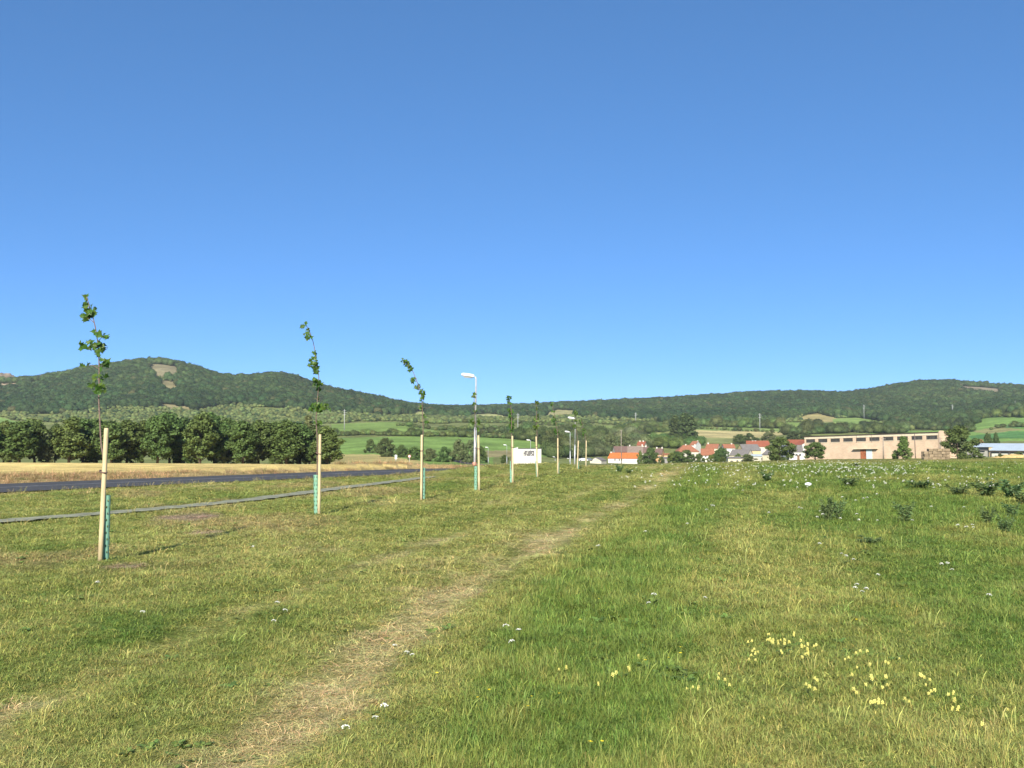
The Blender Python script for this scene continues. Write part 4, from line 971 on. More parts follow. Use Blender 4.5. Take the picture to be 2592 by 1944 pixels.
def pylon(X, top, foot, label, Y=None):
    Y = Y or solveY(X, foot); x = (X - CX) / F * Y; z = float(spot(np.array([x]), np.array([Y]))[0]); h = P(X, top, Y).z - z
    o = thing('power_pylon', label, 'pylon', (x, Y, z), rnd.uniform(-.4, .4), 'power pylons crossing the slope')
    MB().tube([(0, 0, -1), (0, 0, h)], [.42, .22], 8).build('mast', CONC, o, True)
    for k, (zz, w_) in enumerate(((h * .93, 1.6), (h * .84, 2.1), (h * .75, 1.6))):
        MB().box(-w_ * (1 if k % 2 == 0 else .4), w_, -.12, .12, zz - .12, zz + .12).build('crossarm', CONC, o)
for X, tp, ft, lab in [(620, 1035, 1080, 'grey power pylon on the slope right of the second young tree'), (872, 1036, 1092, 'grey power pylon above the upper green field'),
                       (1311, 1046, 1090, 'grey power pylon behind the fifth young tree'), (1609, 1044, 1075, 'grey power pylon above the wood left of the poplars'),
                       (1923, 1046, 1088, 'grey power pylon above the dry yellow field'), (2187, 1024, 1060, 'grey power pylon above the middle of the warehouse'),
                       (2411, 1024, 1056, 'grey power pylon above the dark tree at the warehouse end'), (2571, 1015, 1043, 'grey power pylon near the right end of the ridge')]:
    if X != 620: pylon(X, tp, ft, lab)
POLEW = plain('pole_wood', (.30, .25, .20), .9, .2, 4)
def wpole(X, Y, top, label, arm=True):
    x = (X - CX) / F * Y; z = float(spot(np.array([x]), np.array([Y]))[0]); h = P(X, top, Y).z - z
    o = thing('utility_pole', label, 'utility pole', (x, Y, z)); MB().tube([(0, 0, -.4), (0, 0, h)], [.22, .15], 8).build('post', POLEW, o, True)
    MB().box(-.7, .7, -.06, .06, h - .5, h - .35).build('crossarm', POLEW, o)
wpole(1572, 520, 1088, 'slim wooden utility pole above the orange-roofed house')
wpole(2234, 296, 1107, 'grey utility pole in front of the warehouse left of the pointed tree')
wpole(2378, 294, 1107, 'grey utility pole in front of the right end of the warehouse')
# ------------------------------------------------------------------ village houses
def wallm(n, c): return plain('wall_' + n, c, .9, .10, .6, bump=.1)
def roofm(n, c): return plain('roof_' + n, c, .85, .22, 1.2, bump=.4, stretch=(1, 3, 3))
WM = dict(white=wallm('white', (.70, .67, .60)), cream=wallm('cream', (.72, .62, .42)), pale=wallm('pale', (.58, .53, .43)), orange=wallm('orange', (.72, .42, .20)), ochre=wallm('ochre', (.66, .50, .26)), grey=wallm('grey', (.30, .28, .26)))
RM = dict(orange=roofm('orange', (.62, .165, .045)), red=roofm('red', (.30, .095, .05)), brick=roofm('brick', (.33, .135, .072)), brown=roofm('brown', (.17, .105, .085)), grey=roofm('grey', (.19, .17, .155)), old=roofm('old', (.24, .18, .14)), blue=roofm('blue', (.40, .47, .50)))
GLASS = plain('window_glass', (.035, .04, .045), .15, .2, 2); FRAME = plain('window_frame', (.62, .60, .55), .6, .08, 3); DOORM = plain('house_door', (.20, .12, .07), .7, .2, 3)
CHIM = plain('chimney_plaster', (.72, .66, .58), .9, .12, 2)
def add_window(o, x, z, w_, h, y=0.0, ax='x', mat=None):
    """window on the front (ax x) or right gable (ax y) of a house, centred at x along the wall"""
    def bx(a0, a1, d0, d1, z0, z1):
        m = MB()
        if ax == 'x': m.box(a0, a1, y + d0, y + d1, z0, z1)
        else: m.box(y - d1, y - d0, a0, a1, z0, z1)
        return m
    wn = bx(x - w_ / 2, x + w_ / 2, -.05, .05, z - h / 2, z + h / 2).build('window', FRAME, o)
    bx(x - w_ / 2 + .07, x - .04, -.07, -.045, z - h / 2 + .07, z + h / 2 - .07).build('pane', mat or GLASS, wn)
    bx(x + .04, x + w_ / 2 - .07, -.07, -.045, z - h / 2 + .07, z + h / 2 - .07).build('pane', mat or GLASS, wn)
    return wn
def house(label, X0, X1, eave, ridge, Y, yaw, W_, wall, roof, win=(), gwin=(), chim=(), hip=0.0, door=None, name='house', cat='house', over=.35, sink=2.5):
    """gabled house whose front eave runs from column X0 to X1; heights follow the eave and ridge rows"""
    ya = R(yaw); Lpx = (X1 - X0) / F * Y; L_ = Lpx / max(.3, math.cos(ya))
    xc = ((X0 + X1) / 2 - CX) / F * Y
    zg = float(spot(np.array([xc]), np.array([Y]))[0]); e = P((X0 + X1) / 2, eave, Y).z - zg
    rz = P((X0 + X1) / 2, ridge, Y + W_ / 2 * math.cos(ya)).z - zg
    e = max(e, 1.6); rz = max(rz, e + .6)
    o = thing(name, label, cat, (xc, Y, zg), ya)
    h = L_ / 2
    v = [(-h, 0, -sink), (h, 0, -sink), (h, W_, -sink), (-h, W_, -sink), (-h, 0, e), (h, 0, e), (h, W_, e), (-h, W_, e)]
    f = [(0, 1, 5, 4), (2, 3, 7, 6)]
    if hip: f += [(1, 2, 6, 5), (3, 0, 4, 7)]
    else: v += [(-h, W_ / 2, rz), (h, W_ / 2, rz)]; f += [(1, 2, 6, 9, 5), (3, 0, 4, 8, 7)]
    MB().add(v, f).build('wall', WM[wall], o)
    # roof slabs with thickness and overhang
    sl_ = (rz - e) / (W_ / 2); ov = over; t = .14; hh = h + (.2 if not hip else ov)
    yi = hip
    lo = e - sl_ * ov
    m = MB(); top = [(-hh, -ov, lo + t), (hh, -ov, lo + t), (hh - yi, W_ / 2, rz + t), (-hh + yi, W_ / 2, rz + t), (hh, W_ + ov, lo + t), (-hh, W_ + ov, lo + t)]
    bot = [(a_, b_, c_ - t) for a_, b_, c_ in top]
    m.add(top + bot, [(0, 1, 2, 3), (3, 2, 4, 5), (7, 6, 9, 8), (8, 9, 11, 10), (0, 6, 7, 1), (4, 10, 11, 5)] + ([(1, 7, 8, 2), (2, 8, 10, 4), (6, 0, 3, 9), (9, 3, 5, 11)] if not hip else [(1, 4, 2), (5, 0, 3), (1, 7, 10, 4), (5, 11, 6, 0)]))
    rf = m.build('roof', RM[roof], o)
    for cx_, ch in chim:
        MB().box(cx_ * h - .32, cx_ * h + .32, W_ / 2 - .32, W_ / 2 + .32, rz - .8, rz + ch).box(cx_ * h - .40, cx_ * h + .40, W_ / 2 - .4, W_ / 2 + .4, rz + ch, rz + ch + .12).build('chimney', CHIM, rf)
    for t_, z_, w_, hh_ in win: add_window(o, t_ * h, e * z_, w_, hh_)
    for t_, z_, w_, hh_ in gwin: add_window(o, W_ * t_, z_ * rz, w_, hh_, h, 'y')
    if door is not None: MB().box(door * h - .5, door * h + .5, -.06, .05, 0, 2.05).build('door', DOORM, o)
    return o
house('long white house with a bright orange tiled roof and three small windows', 1540, 1610, 1159.5, 1146.5, 520, -24, 9, 'white', 'orange', win=[(-.52, .66, .8, 1.1), (-.22, .66, .8, 1.1), (-.06, .66, .8, 1.1)], gwin=[(.5, .62, .8, .9)], chim=[(-.97, .5)])
house('small pointed cream annex with a grey roof left of the orange-roofed house', 1520, 1536, 1169, 1158, 505, 62, 6, 'pale', 'grey', gwin=[], over=.2)
house('long barn with an old dark brown roof behind the orange-roofed house', 1557, 1600, 1144, 1130, 575, 6, 9, 'pale', 'brown', chim=[(.9, .8)])
house('barn with a weathered grey-brown roof left of the small red-roofed house', 1588, 1626, 1146, 1130, 560, -8, 9, 'pale', 'old', chim=[(.92, 1.0)])
house('small cream house with a red roof rising behind the brown barns', 1612, 1630, 1127, 1118, 610, -20, 7, 'cream', 'red', win=[(0, .75, .8, .8)], chim=[(-.5, .6), (.4, .6)])
house('brown-roofed house left of the orange-walled house', 1622, 1644, 1146, 1131, 585, 0, 8, 'pale', 'brown', chim=[(.3, .7)])
house('house with orange walls and a dark brown roof', 1657, 1673, 1150, 1135, 540, -18, 9, 'orange', 'brown', win=[(.3, .7, .8, 1.2)], chim=[(-.8, .6), (.8, .6)])
house('cream outbuilding with a low brown roof right of the orange-walled house', 1680, 1712, 1151, 1148, 545, 0, 5, 'ochre', 'brick', over=.5, door=.2)
house('grey shed with a dark doorway below the cream outbuilding', 1678, 1698, 1160, 1157.5, 520, 0, 5, 'grey', 'grey', door=.55, name='shed', cat='shed')
house('house with a wide reddish hipped roof behind the dark shrubbery', 1716, 1768, 1143, 1127, 565, 0, 12, 'pale', 'brick', hip=4.0, chim=[(-.1, .5), (.8, .5)])
house('small red-roofed house with a white gable above the hipped roof', 1746, 1758, 1126, 1117, 600, -35, 8, 'white', 'brick', chim=[(.9, .3)])
house('low white house with an orange roof in the middle of the village', 1774, 1806, 1152, 1136, 530, -10, 10, 'white', 'brick', win=[(-.3, .8, .9, .9), (.5, .8, .9, .9)])
house('long house with a faded brick roof and cream right gable', 1786, 1814, 1134.5, 1124, 580, -22, 9, 'cream', 'brick', gwin=[(.5, .7, .8, .9)], chim=[(-.8, .7)])
house('white house with an orange-red roof left of the broad village tree', 1832, 1860, 1134, 1124.5, 575, 0, 8, 'white', 'brick', win=[(-.6, .7, .9, .9), (.4, .7, .9, .9)], chim=[(.6, .5)])
house('barn with a grey roof and a cream gable with two small windows', 1848, 1888, 1152, 1138, 525, -30, 10, 'cream', 'grey', gwin=[(.36, .55, .8, 1.0), (.64, .55, .8, 1.0)])
house('low cream shed with a flat grey roof at the meadow edge', 1842, 1884, 1160, 1157, 470, -3, 6, 'cream', 'grey', win=[(-.6, .45, 1.2, .7), (.1, .5, 1.0, .8), (.6, .5, 1.0, .8)], name='shed', cat='shed')
house('long red-roofed house with white chimneys behind the leafy tree', 1890, 1945, 1130, 1116, 570, -12, 10, 'pale', 'red', win=[(-.3, .8, .8, .8), (.2, .8, .8, .8)], chim=[(-.45, .1), (-.2, .1)])
house('house with a broad grey roof in front of the long red roof', 1880, 1925, 1140, 1125, 550, 8, 10, 'ochre', 'grey')
house('low building with a pale blue metal roof right of the grey barn', 1902, 1932, 1155, 1150, 525, 0, 8, 'pale', 'blue', name='shed', cat='shed')
house('cream gabled house half hidden left of the big meadow-edge tree', 1930, 1940, 1150, 1138, 520, -55, 8, 'cream', 'grey', gwin=[(.5, .55, .7, .9)])
house('red-roofed house with a white cross gable beside the warehouse', 1990, 2040, 1124, 1113.5, 470, 0, 10, 'white', 'red')
house('white cross gable of the red-roofed house beside the warehouse', 2012, 2022, 1126, 1116, 462, -70, 8, 'white', 'red', over=.2)
house('white house with a grey roof left of the warehouse', 1996, 2030, 1143, 1127, 430, -10, 9, 'white', 'grey', win=[(-.5, .6, .9, 1.2), (.1, .6, .9, 1.2), (.6, .6, .9, 1.2)], door=.35)
# parked vehicles far down the road
CARW = plain('car_white', (.75, .75, .75), .3, .05, 2); CARG = plain('car_grey', (.16, .17, .19), .3, .05, 2); TYRE = plain('tyre', (.02, .02, .02), .8, .1, 4)
def car(X, Y, mat, label, z_up=0.0):
    x = (X - CX) / F * Y; z = float(spot(np.array([x]), np.array([Y]))[0]) + z_up
    o = thing('parked_car', label, 'car', (x, Y, z), rnd.uniform(-.3, .3), 'cars parked at the village edge')
    prof = [(-2.1, .35), (2.1, .35), (2.12, .75), (1.2, .92), (.6, 1.42), (-1.0, 1.45), (-1.75, .98), (-2.1, .85)]
    v = [(a, -.82, b) for a, b in prof] + [(a, .82, b) for a, b in prof]; n = len(prof)
    MB().add(v, [tuple(range(n)), tuple(reversed(range(n, 2 * n)))] + [(i, i + n, (i + 1) % n + n, (i + 1) % n) for i in range(n)]).build('body', mat, o)
    MB().add([(-1.5, -.83, .95), (1.0, -.83, .93), (.5, -.80, 1.36), (-.95, -.80, 1.38)], [(0, 1, 2, 3)]).build('window', GLASS, o)
    for wx in (-1.35, 1.35):
        for wy in (-.80, .66): MB().tube([(wx, wy - .06, .31), (wx, wy + .16, .31)], .31, 14).build('wheel', TYRE, o, True)
car(1476, 470, CARW, 'white car parked behind the last two stakes', 1.2); car(1489, 480, CARG, 'dark grey car parked right of the farthest stake', 1.4)
# ------------------------------------------------------------------ white building with a picture panel
def white_building():
    Y = 262.0; x0 = P(1311.5, 1150, Y); x1 = P(1370, 1150, Y); L_ = (x1 - x0).length; zg = float(spot(np.array([x0.x]), np.array([Y]))[0]); h = P(1340, 1136, Y).z - zg
    o = thing('white_building', 'flat-roofed white building with a grey and white picture panel', 'building', (x0.x, Y, zg))
    MB().box(0, L_, 0, 5, -1.5, h).build('wall', WM['white'], o)
    MB().box(-.06, L_ + .10, -.10, 5.1, h + .003, h + .10).build('roof', plain('roof_edge', (.06, .055, .05), .8, .2, 3), o)
    MB().add([(-1.25, -.25, -1.5), (-.03, -.02, -1.5), (-.03, 4.6, -1.5), (-1.25, 4.4, -1.5), (-1.25, -.25, h + .05), (-.03, -.02, h + .38), (-.03, 4.6, h + .38), (-1.25, 4.4, h + .05)],
             [(0, 1, 5, 4), (1, 2, 6, 5), (2, 3, 7, 6), (3, 0, 4, 7), (4, 5, 6, 7)]).build('side_wing', WM['white'], o)
    # flat picture: grey ground with pale shapes
    m, t, b = mat_base('picture_print'); tc = N(t, 'ShaderNodeTexCoord'); vo = N(t, 'ShaderNodeTexVoronoi'); vo.inputs['Scale'].default_value = 2.1
    cr = N(t, 'ShaderNodeValToRGB'); cr.color_ramp.interpolation = 'LINEAR'; e = cr.color_ramp.elements; e[0].position = .24; e[0].color = (.75, .72, .64, 1); e[1].position = .33; e[1].color = (.14, .13, .12, 1)
    t.links.new(tc.outputs['Object'], vo.inputs['Vector']); t.links.new(vo.outputs['Distance'], cr.inputs[0]); t.links.new(cr.outputs[0], b.inputs['Base Color']); b.inputs['Roughness'].default_value = .6
    a = P(1325, 1140.5, Y); c = P(1352.5, 1154, Y)
    p = MB().box(a.x - x0.x, c.x - x0.x, -.05, -.004, c.z - zg, a.z - zg).build('picture_panel', m, o)
    MB().box(a.x - x0.x, c.x - x0.x, -.09, -.055, a.z - zg - .16, a.z - zg).build('header', plain('panel_header', (.10, .09, .10), .6, .1, 3), p)
white_building()
# ------------------------------------------------------------------ warehouse
def warehouse():
    Yl, Yr = 345.0, 303.0; a = P(2038, 1163, Yl); b = P(2380, 1160, Yr); d = b - a; L_ = math.hypot(d.x, d.y); yaw = math.atan2(d.y, d.x)
    h = 7.55; tilt = -math.atan2(P(2380, 1093.5, Yr).z - P(2038, 1105, Yl).z, L_)
    o = thing('warehouse', 'long flat-roofed salmon-coloured warehouse with a strip of ten windows', 'warehouse', a)
    o.rotation_euler = (0, tilt, yaw)
    base = MB(); zt = h
    m, t, bs = mat_base('salmon_block'); tc = N(t, 'ShaderNodeTexCoord')
    br = N(t, 'ShaderNodeTexBrick'); br.inputs['Scale'].default_value = 1.0; br.inputs['Brick Width'].default_value = .62; br.inputs['Row Height'].default_value = .26; br.inputs['Mortar Size'].default_value = .012
    br.inputs['Color1'].default_value = (.70, .505, .345, 1); br.inputs['Color2'].default_value = (.64, .45, .30, 1); br.inputs['Mortar'].default_value = (.60, .48, .36, 1)
    mp = N(t, 'ShaderNodeMapping'); mp.inputs['Rotation'].default_value = (R(90), 0, 0); t.links.new(tc.outputs['Object'], mp.inputs[0]); t.links.new(mp.outputs[0], br.inputs['Vector'])
    no = N(t, 'ShaderNodeTexNoise'); no.inputs['Scale'].default_value = .35; no.inputs['Detail'].default_value = 7; t.links.new(tc.outputs['Object'], no.inputs['Vector'])
    mr = N(t, 'ShaderNodeMapRange'); mr.inputs['From Min'].default_value = .3; mr.inputs['From Max'].default_value = .7; mr.inputs['To Min'].default_value = .84; mr.inputs['To Max'].default_value = 1.1; t.links.new(no.outputs[0], mr.inputs[0])
    hv = N(t, 'ShaderNodeHueSaturation'); t.links.new(br.outputs[0], hv.inputs['Color']); t.links.new(mr.outputs[0], hv.inputs['Value']); t.links.new(hv.outputs[0], bs.inputs['Base Color']); bs.inputs['Roughness'].default_value = .9
    SALM = m; W_ = 9.0
    bays = 10; bw = L_ / bays; wz0, wz1 = 5.55, 6.72
    mb = MB()
    mb.box(0, L_, 0, .35, -2.5, wz0); mb.box(0, L_, 0, .35, wz1, zt)
    for k in range(bays + 1):
        x0 = max(0, k * bw - .62); x1 = min(L_, k * bw + .62); mb.box(x0, x1, .001, .349, wz0 + .001, wz1 - .001)
    mb.box(0, .35, .36, W_, -2.5, zt); mb.box(L_ - .35, L_, .36, W_, -2.5, zt); mb.box(.35, L_ - .35, W_ - .35, W_, -2.5, zt)
    mb.build('wall', SALM, o)
    LINT = plain('pale_lintel', (.74, .62, .44), .9, .1, 1)
    MB().box(0, L_, -.05, -.004, wz1 + .10, zt - .02).build('fascia', LINT, o)
    MB().box(-.3, L_ - .2, -.25, W_ + .2, zt + .004, zt + .22).build('roof', plain('tar_roof', (.075, .05, .04), .85, .2, 1), o)
    GL2 = plain('dusty_glass', (.05, .05, .045), .35, .35, .8); MUL = plain('mullion', (.17, .15, .13), .7, .15, 2)
    for k in range(bays):
        x0 = k * bw + .62; x1 = (k + 1) * bw - .62
        wn = MB().box(x0, x1, .10, .16, wz0, wz0 + .08).box(x0, x1, .10, .16, wz1 - .08, wz1).build('window', MUL, o); n = 8
        MB().box(x0 - .02, x1 + .02, -.10, -.006, wz0 - .14, wz0 - .005).build('sill', LINT, wn)
        for q in range(n):
            a0 = x0 + (x1 - x0) * q / n; a1 = x0 + (x1 - x0) * (q + 1) / n
            MB().box(a0 + .03, a1 - .03, .11 + rnd.uniform(0, .03), .15, wz0 + .08, wz1 - .08).build('pane', GL2, wn)
            if q: MB().box(a0 - .03, a0 + .03, .09, .155, wz0 + .081, wz1 - .081).build('mullion', MUL, wn)
    # gate: rusty leaf and pale leaf under a canopy
    u = lambda X, p0=2038, p1=2380: (lambda q: q)(None)
    def along(X):       # wall coordinate seen at column X
        k = (X - CX) / F; return (k * a.y - a.x) / (d.x / L_ - k * d.y / L_)
    g0, g1, g2 = along(2177), along(2191), along(2206)
    RUST = plain('rusty_steel', (.42, .14, .06), .8, .35, 1.5); PALE = plain('pale_gate', (.62, .70, .70), .6, .06, 2)
    MB().box(g0, g1, -.12, -.01, -.6, 3.0).build('door', RUST, o)['label'] = 'rusty red gate leaf'
    MB().box(g1 + .05, g2, -.10, -.012, -.6, 2.95).build('door', PALE, o)['label'] = 'pale blue-white gate leaf'
    MB().box(along(2160), along(2222), -.9, -.008, 3.10, 3.25).build('canopy', LINT, o)
    PIPE = plain('downpipe', (.22, .17, .15), .7, .2, 2)
    for X in (2316,): MB().tube([(along(X), -.14, -.5), (along(X), -.14, zt)], .09, 8).build('downpipe', PIPE, o, True)
    for X in (2168, 2206): MB().tube([(along(X), -.10, 5.2), (along(X), -.10, zt), (along(X) - .6, -.10, zt + .3)], .05, 6).build('downpipe', PIPE, o, True)
    # raised end wall on the right
    v = [(L_ + .01, -.3, -2.5), (L_ + .4, -.3, -2.5), (L_ + .4, W_, -2.5), (L_ + .01, W_, -2.5)]
    pts = [(-.3, zt + .25), (.4, zt + .55), (1.4, zt + .5), (2.4, zt + .1), (W_, zt - .3)]
    m2 = MB()
    for (y0, z0), (y1, z1) in zip(pts[:-1], pts[1:]):
        m2.add([(L_ + .005, y0, -2.5), (L_ + .4, y0, -2.5), (L_ + .4, y1, -2.5), (L_ + .005, y1, -2.5), (L_ + .005, y0, z0), (L_ + .4, y0, z0), (L_ + .4, y1, z1), (L_ + .005, y1, z1)],
               [(4, 5, 6, 7), (1, 2, 6, 5), (3, 0, 4, 7)] + ([(0, 1, 5, 4)] if y0 < 0 else []))
    m2.build('end_wall', SALM, o)
warehouse()
# ------------------------------------------------------------------ open shed with blue metal roof
def open_shed():
    Y = 430.0; a = P(2452, 1156, Y); b = P(2680, 1153, Y - 25); d = b - a; L_ = math.hypot(d.x, d.y); yaw = math.atan2(d.y, d.x)
    zg = min(float(spot(np.array([a.x]), np.array([a.y]))[0]), a.z); o = thing('open_shed', 'long low cattle shed with a pale blue metal roof and open bays', 'shed', (a.x, a.y, zg), yaw)
    s = Y / F; off = a.z - zg
    zr1 = P(2452, 1122, Y + 8).z - zg; ze = P(2520, 1139, Y).z - zg; zw = P(2520, 1142, Y).z - zg
    BLUE = plain('blue_sheet', (.50, .57, .62), .45, .06, .5, metal=.2); x0 = 8.6
    mr = MB(); mr.add([(x0, -.6, ze), (L_, -.6, ze), (L_, 9, zr1), (x0, 9, zr1), (x0, -.6, ze - .15), (L_, -.6, ze - .15), (L_, 9, zr1 - .15), (x0, 9, zr1 - .15)], [(0, 1, 2, 3), (7, 6, 5, 4), (0, 4, 5, 1), (1, 5, 6, 2), (3, 2, 6, 7), (0, 3, 7, 4)])
    mr.add([(0, 4.2, ze + (zr1 - ze) * .5), (x0 - .01, 4.2, ze + (zr1 - ze) * .5), (x0 - .01, 9, zr1), (0, 9, zr1), (0, 4.2, ze + (zr1 - ze) * .5 - .15), (x0 - .01, 4.2, ze + (zr1 - ze) * .5 - .15), (x0 - .01, 9, zr1 - .15), (0, 9, zr1 - .15)], [(0, 1, 2, 3), (7, 6, 5, 4), (0, 4, 5, 1), (3, 2, 6, 7), (0, 3, 7, 4)])
    rf = mr.build('roof', BLUE, o)
    for k in range(0, int(L_ - x0), 1):
        MB().add([(x0 + k, -.6, ze + .03), (x0 + k + .08, -.6, ze + .03), (x0 + k + .08, 9, zr1 + .03), (x0 + k, 9, zr1 + .03), (x0 + k, -.6, ze - .02), (x0 + k + .08, -.6, ze - .02), (x0 + k + .08, 9, zr1 - .02), (x0 + k, 9, zr1 - .02)], [(0, 1, 2, 3), (0, 3, 7, 4), (1, 5, 6, 2), (4, 5, 1, 0)]).build('seam', BLUE, rf)
    MB().box(0, L_, 8.8, 9.2, -2, zr1 - .3).build('back_wall', WM['pale'], o)
    MB().box(x0, L_, -.55, -.35, zw - .2, ze - .16).build('beam', CHIM and plain('dark_beam', (.06, .05, .04), .8, .2, 2), o)
    PW = plain('shed_wall', (.62, .60, .50), .9, .1, 1); POST = plain('shed_post', (.13, .11, .09), .85, .2, 2)
    bay = 3.75; n = int((L_ - x0) / bay)
    for k in range(n + 1):
        x_ = x0 + .4 + k * bay; MB().box(x_ - .22, x_ + .22, -.50, -.1, -2, zw - .2).build('post', POST, o)
        if k < n: MB().box(x_ + .23, x_ + bay - .23, .3, .5, -2, zw - .55).build('bay_wall', PW, o)
    # low annex on the left
    an = MB().box(-1, x0 - .3, 1.0, 6, -2, ze - .2).build('annex', plain('annex_wall', (.36, .34, .29), .9, .15, 1), o)
    MB().box(-1.2, x0 - .2, .8, 6.1, ze - .19, ze + .05).build('annex_roof', RM['grey'], an)
    MB().box(.3, x0 - 2.4, .93, 1.02, ze - .85, ze - .35).build('opening', GLASS, an)
    MB().box(x0 - .28, x0 - .06, -.2, 6.5, -2, ze + 1.1).build('end_wall', WM['ochre'], o)
open_shed()
house('tiny red-roofed house peeping over the blue shed roof', 2480, 2488, 1120, 1113, 500, 0, 5, 'white', 'red')
# ------------------------------------------------------------------ straw bales, straw heap
STRAWS = [plain('straw_%d' % q, (.30 * k, .225 * k, .14 * k), .95, .35, 5, bump=.8, stretch=(1, 1, 6)) for q, k in enumerate((1, .8, 1.15, .9))]
def bales():
    Y = 262.0; x0 = P(2337, 1166, Y).x; x1 = P(2404, 1166, Y).x; n = 6; bw = (x1 - x0) / n; ht = .72; g = float(spot(np.array([x0]), np.array([Y]))[0]); mesh = []
    for s in range(4):
        m = MB().box(-bw * .465, bw * .465, -.42, .42, 0, ht * .94).mesh('bale', STRAWS[s], False, .08)
        r_ = np.random.default_rng(s)
        for v in m.vertices: v.co += Vector(r_.normal(0, .022, 3))
        mesh.append(m)
    LEV = ['bottom', 'second', 'third', 'top']; COLN = ['first', 'second', 'third', 'fourth', 'fifth', 'sixth']
    for lv, (s, e) in enumerate(((0, 6), (0, 6), (0, 6), (1, 6))):
        for k in range(s, e):
            for row in range(2):
                if row == 1 and lv < 3: continue
                off = (.5 * bw if lv % 2 and k < 5 else 0) * .5 + rnd.uniform(-.08, .08)
                o = ob('straw_bale', mesh[(k + lv) % 4]); o.location = (x0 + (k + .5) * bw + off, Y + row * .9 + rnd.uniform(-.1, .1), g + lv * ht); o.rotation_euler = (0, 0, rnd.uniform(-.05, .05))
                if row == 1: tag(o, 'rear straw bale of the top layer, %s from the left in the stack' % COLN[k], 'straw bale', 'straw bales stacked before the warehouse')
                else: tag(o, 'grey-brown straw bale, %s layer of the warehouse stack, %s from the left' % (LEV[lv], COLN[k]), 'straw bale', 'straw bales stacked before the warehouse')
    for row in (1,):       # rear bales carrying the top layer
        for lv in range(3):
            for k in (0, 5):
                o = ob('straw_bale', mesh[(k + lv) % 4]); o.location = (x0 + (k + .5) * bw, Y + .9, g + lv * ht)
                tag(o, 'straw bale behind the %s end of the stack, %s layer' % ('left' if k == 0 else 'right', LEV[lv]), 'straw bale', 'straw bales stacked before the warehouse')
bales()
def heap():
    Y = 300.0; a = P(2575, 1165, Y); g = float(spot(np.array([a.x]), np.array([Y]))[0]); n, m_ = 40, 14; V = []; Q = []
    for i in range(n + 1):
        for j in range(m_ + 1):
            u = i / n * 2 - 1; v = j / m_ * 2 - 1; hh = max(0, 1 - u * u) ** .8 * max(0, 1 - v * v) ** .7
            V.append((u * 7.5, v * 2.5, -.15 + 1.15 * hh * (.65 + .6 * float(fbm(np.array([u * 5.]), np.array([v * 3.]), 4)[0]))))
    for i in range(n):
        for j in range(m_): Q.append((i * (m_ + 1) + j, (i + 1) * (m_ + 1) + j, (i + 1) * (m_ + 1) + j + 1, i * (m_ + 1) + j + 1))
    o = ob('straw_heap', mesh_np('straw_heap', np.array(V), [np.array(Q)], plain('loose_straw', (.60, .42, .17), .95, .3, 3, bump=.8)), loc=(a.x, Y, g))
    tag(o, 'loose heap of golden straw at the far right meadow edge', 'straw heap')
heap()
# ------------------------------------------------------------------ tall weeds, flowers, litter
WEEDM = leafy('weed_leaves', (.150, .225, .085), trans=.35, vary=.4, spec=.2)
WSTEM = plain('weed_stem', (.16, .17, .07), .8, .2, 20)
def weed_meshes(seed, dens=1.0):
    r = np.random.default_rng(seed); tb = MB(); V = []; Q = []
    for s in range(7):
        a = s * .9 + r.uniform(0, .8); tip = Vector((math.cos(a) * r.uniform(.08, .36), math.sin(a) * r.uniform(.08, .36), r.uniform(.6, 1.0)))
        tb.tube([(tip.x * .1, tip.y * .1, -.05), (tip.x * .5, tip.y * .5, tip.z * .55), tip], [.010, .008, .003], 5, False)
        for k in range(int(95 * dens)):
            t = r.uniform(.12, 1.0); c = Vector((tip.x * t, tip.y * t, tip.z * t)); d = Vector((r.normal(), r.normal(), r.normal() * .6 + .2)).normalized()
            p = c + d * r.uniform(.02, .13) * (1.1 - .5 * t); sd_ = d.cross(Vector((r.normal(), r.normal(), r.normal()))).normalized(); l_ = r.uniform(.04, .075)
            n = len(V); V += [p - d * l_, p + sd_ * l_ * .4, p + d * l_, p - sd_ * l_ * .4]; Q.append((n, n + 1, n + 2, n + 3))
    return tb.mesh('stem', WSTEM, True), mesh_np('leaves', np.array([tuple(v) for v in V]), [np.array(Q)], WEEDM)
WEEDS = [weed_meshes(i, [1, .6, .8][i]) for i in range(3)]
def weed(X, foot, hpx, wpx, v, label):
    g = gpt(X, foot); z = float(ground_z_at(np.array([g.x]), np.array([g.y]))[0]); h = hpx / F * g.y; w_ = wpx / F * g.y / .52
    o = thing('weed_plant', label, 'weed', (g.x, g.y, z), rnd.uniform(0, 6), 'tall weeds in the meadow'); o.scale = (w_, w_, h)
    ob('stem', WEEDS[v][0], o); ob('leaves', WEEDS[v][1], o)
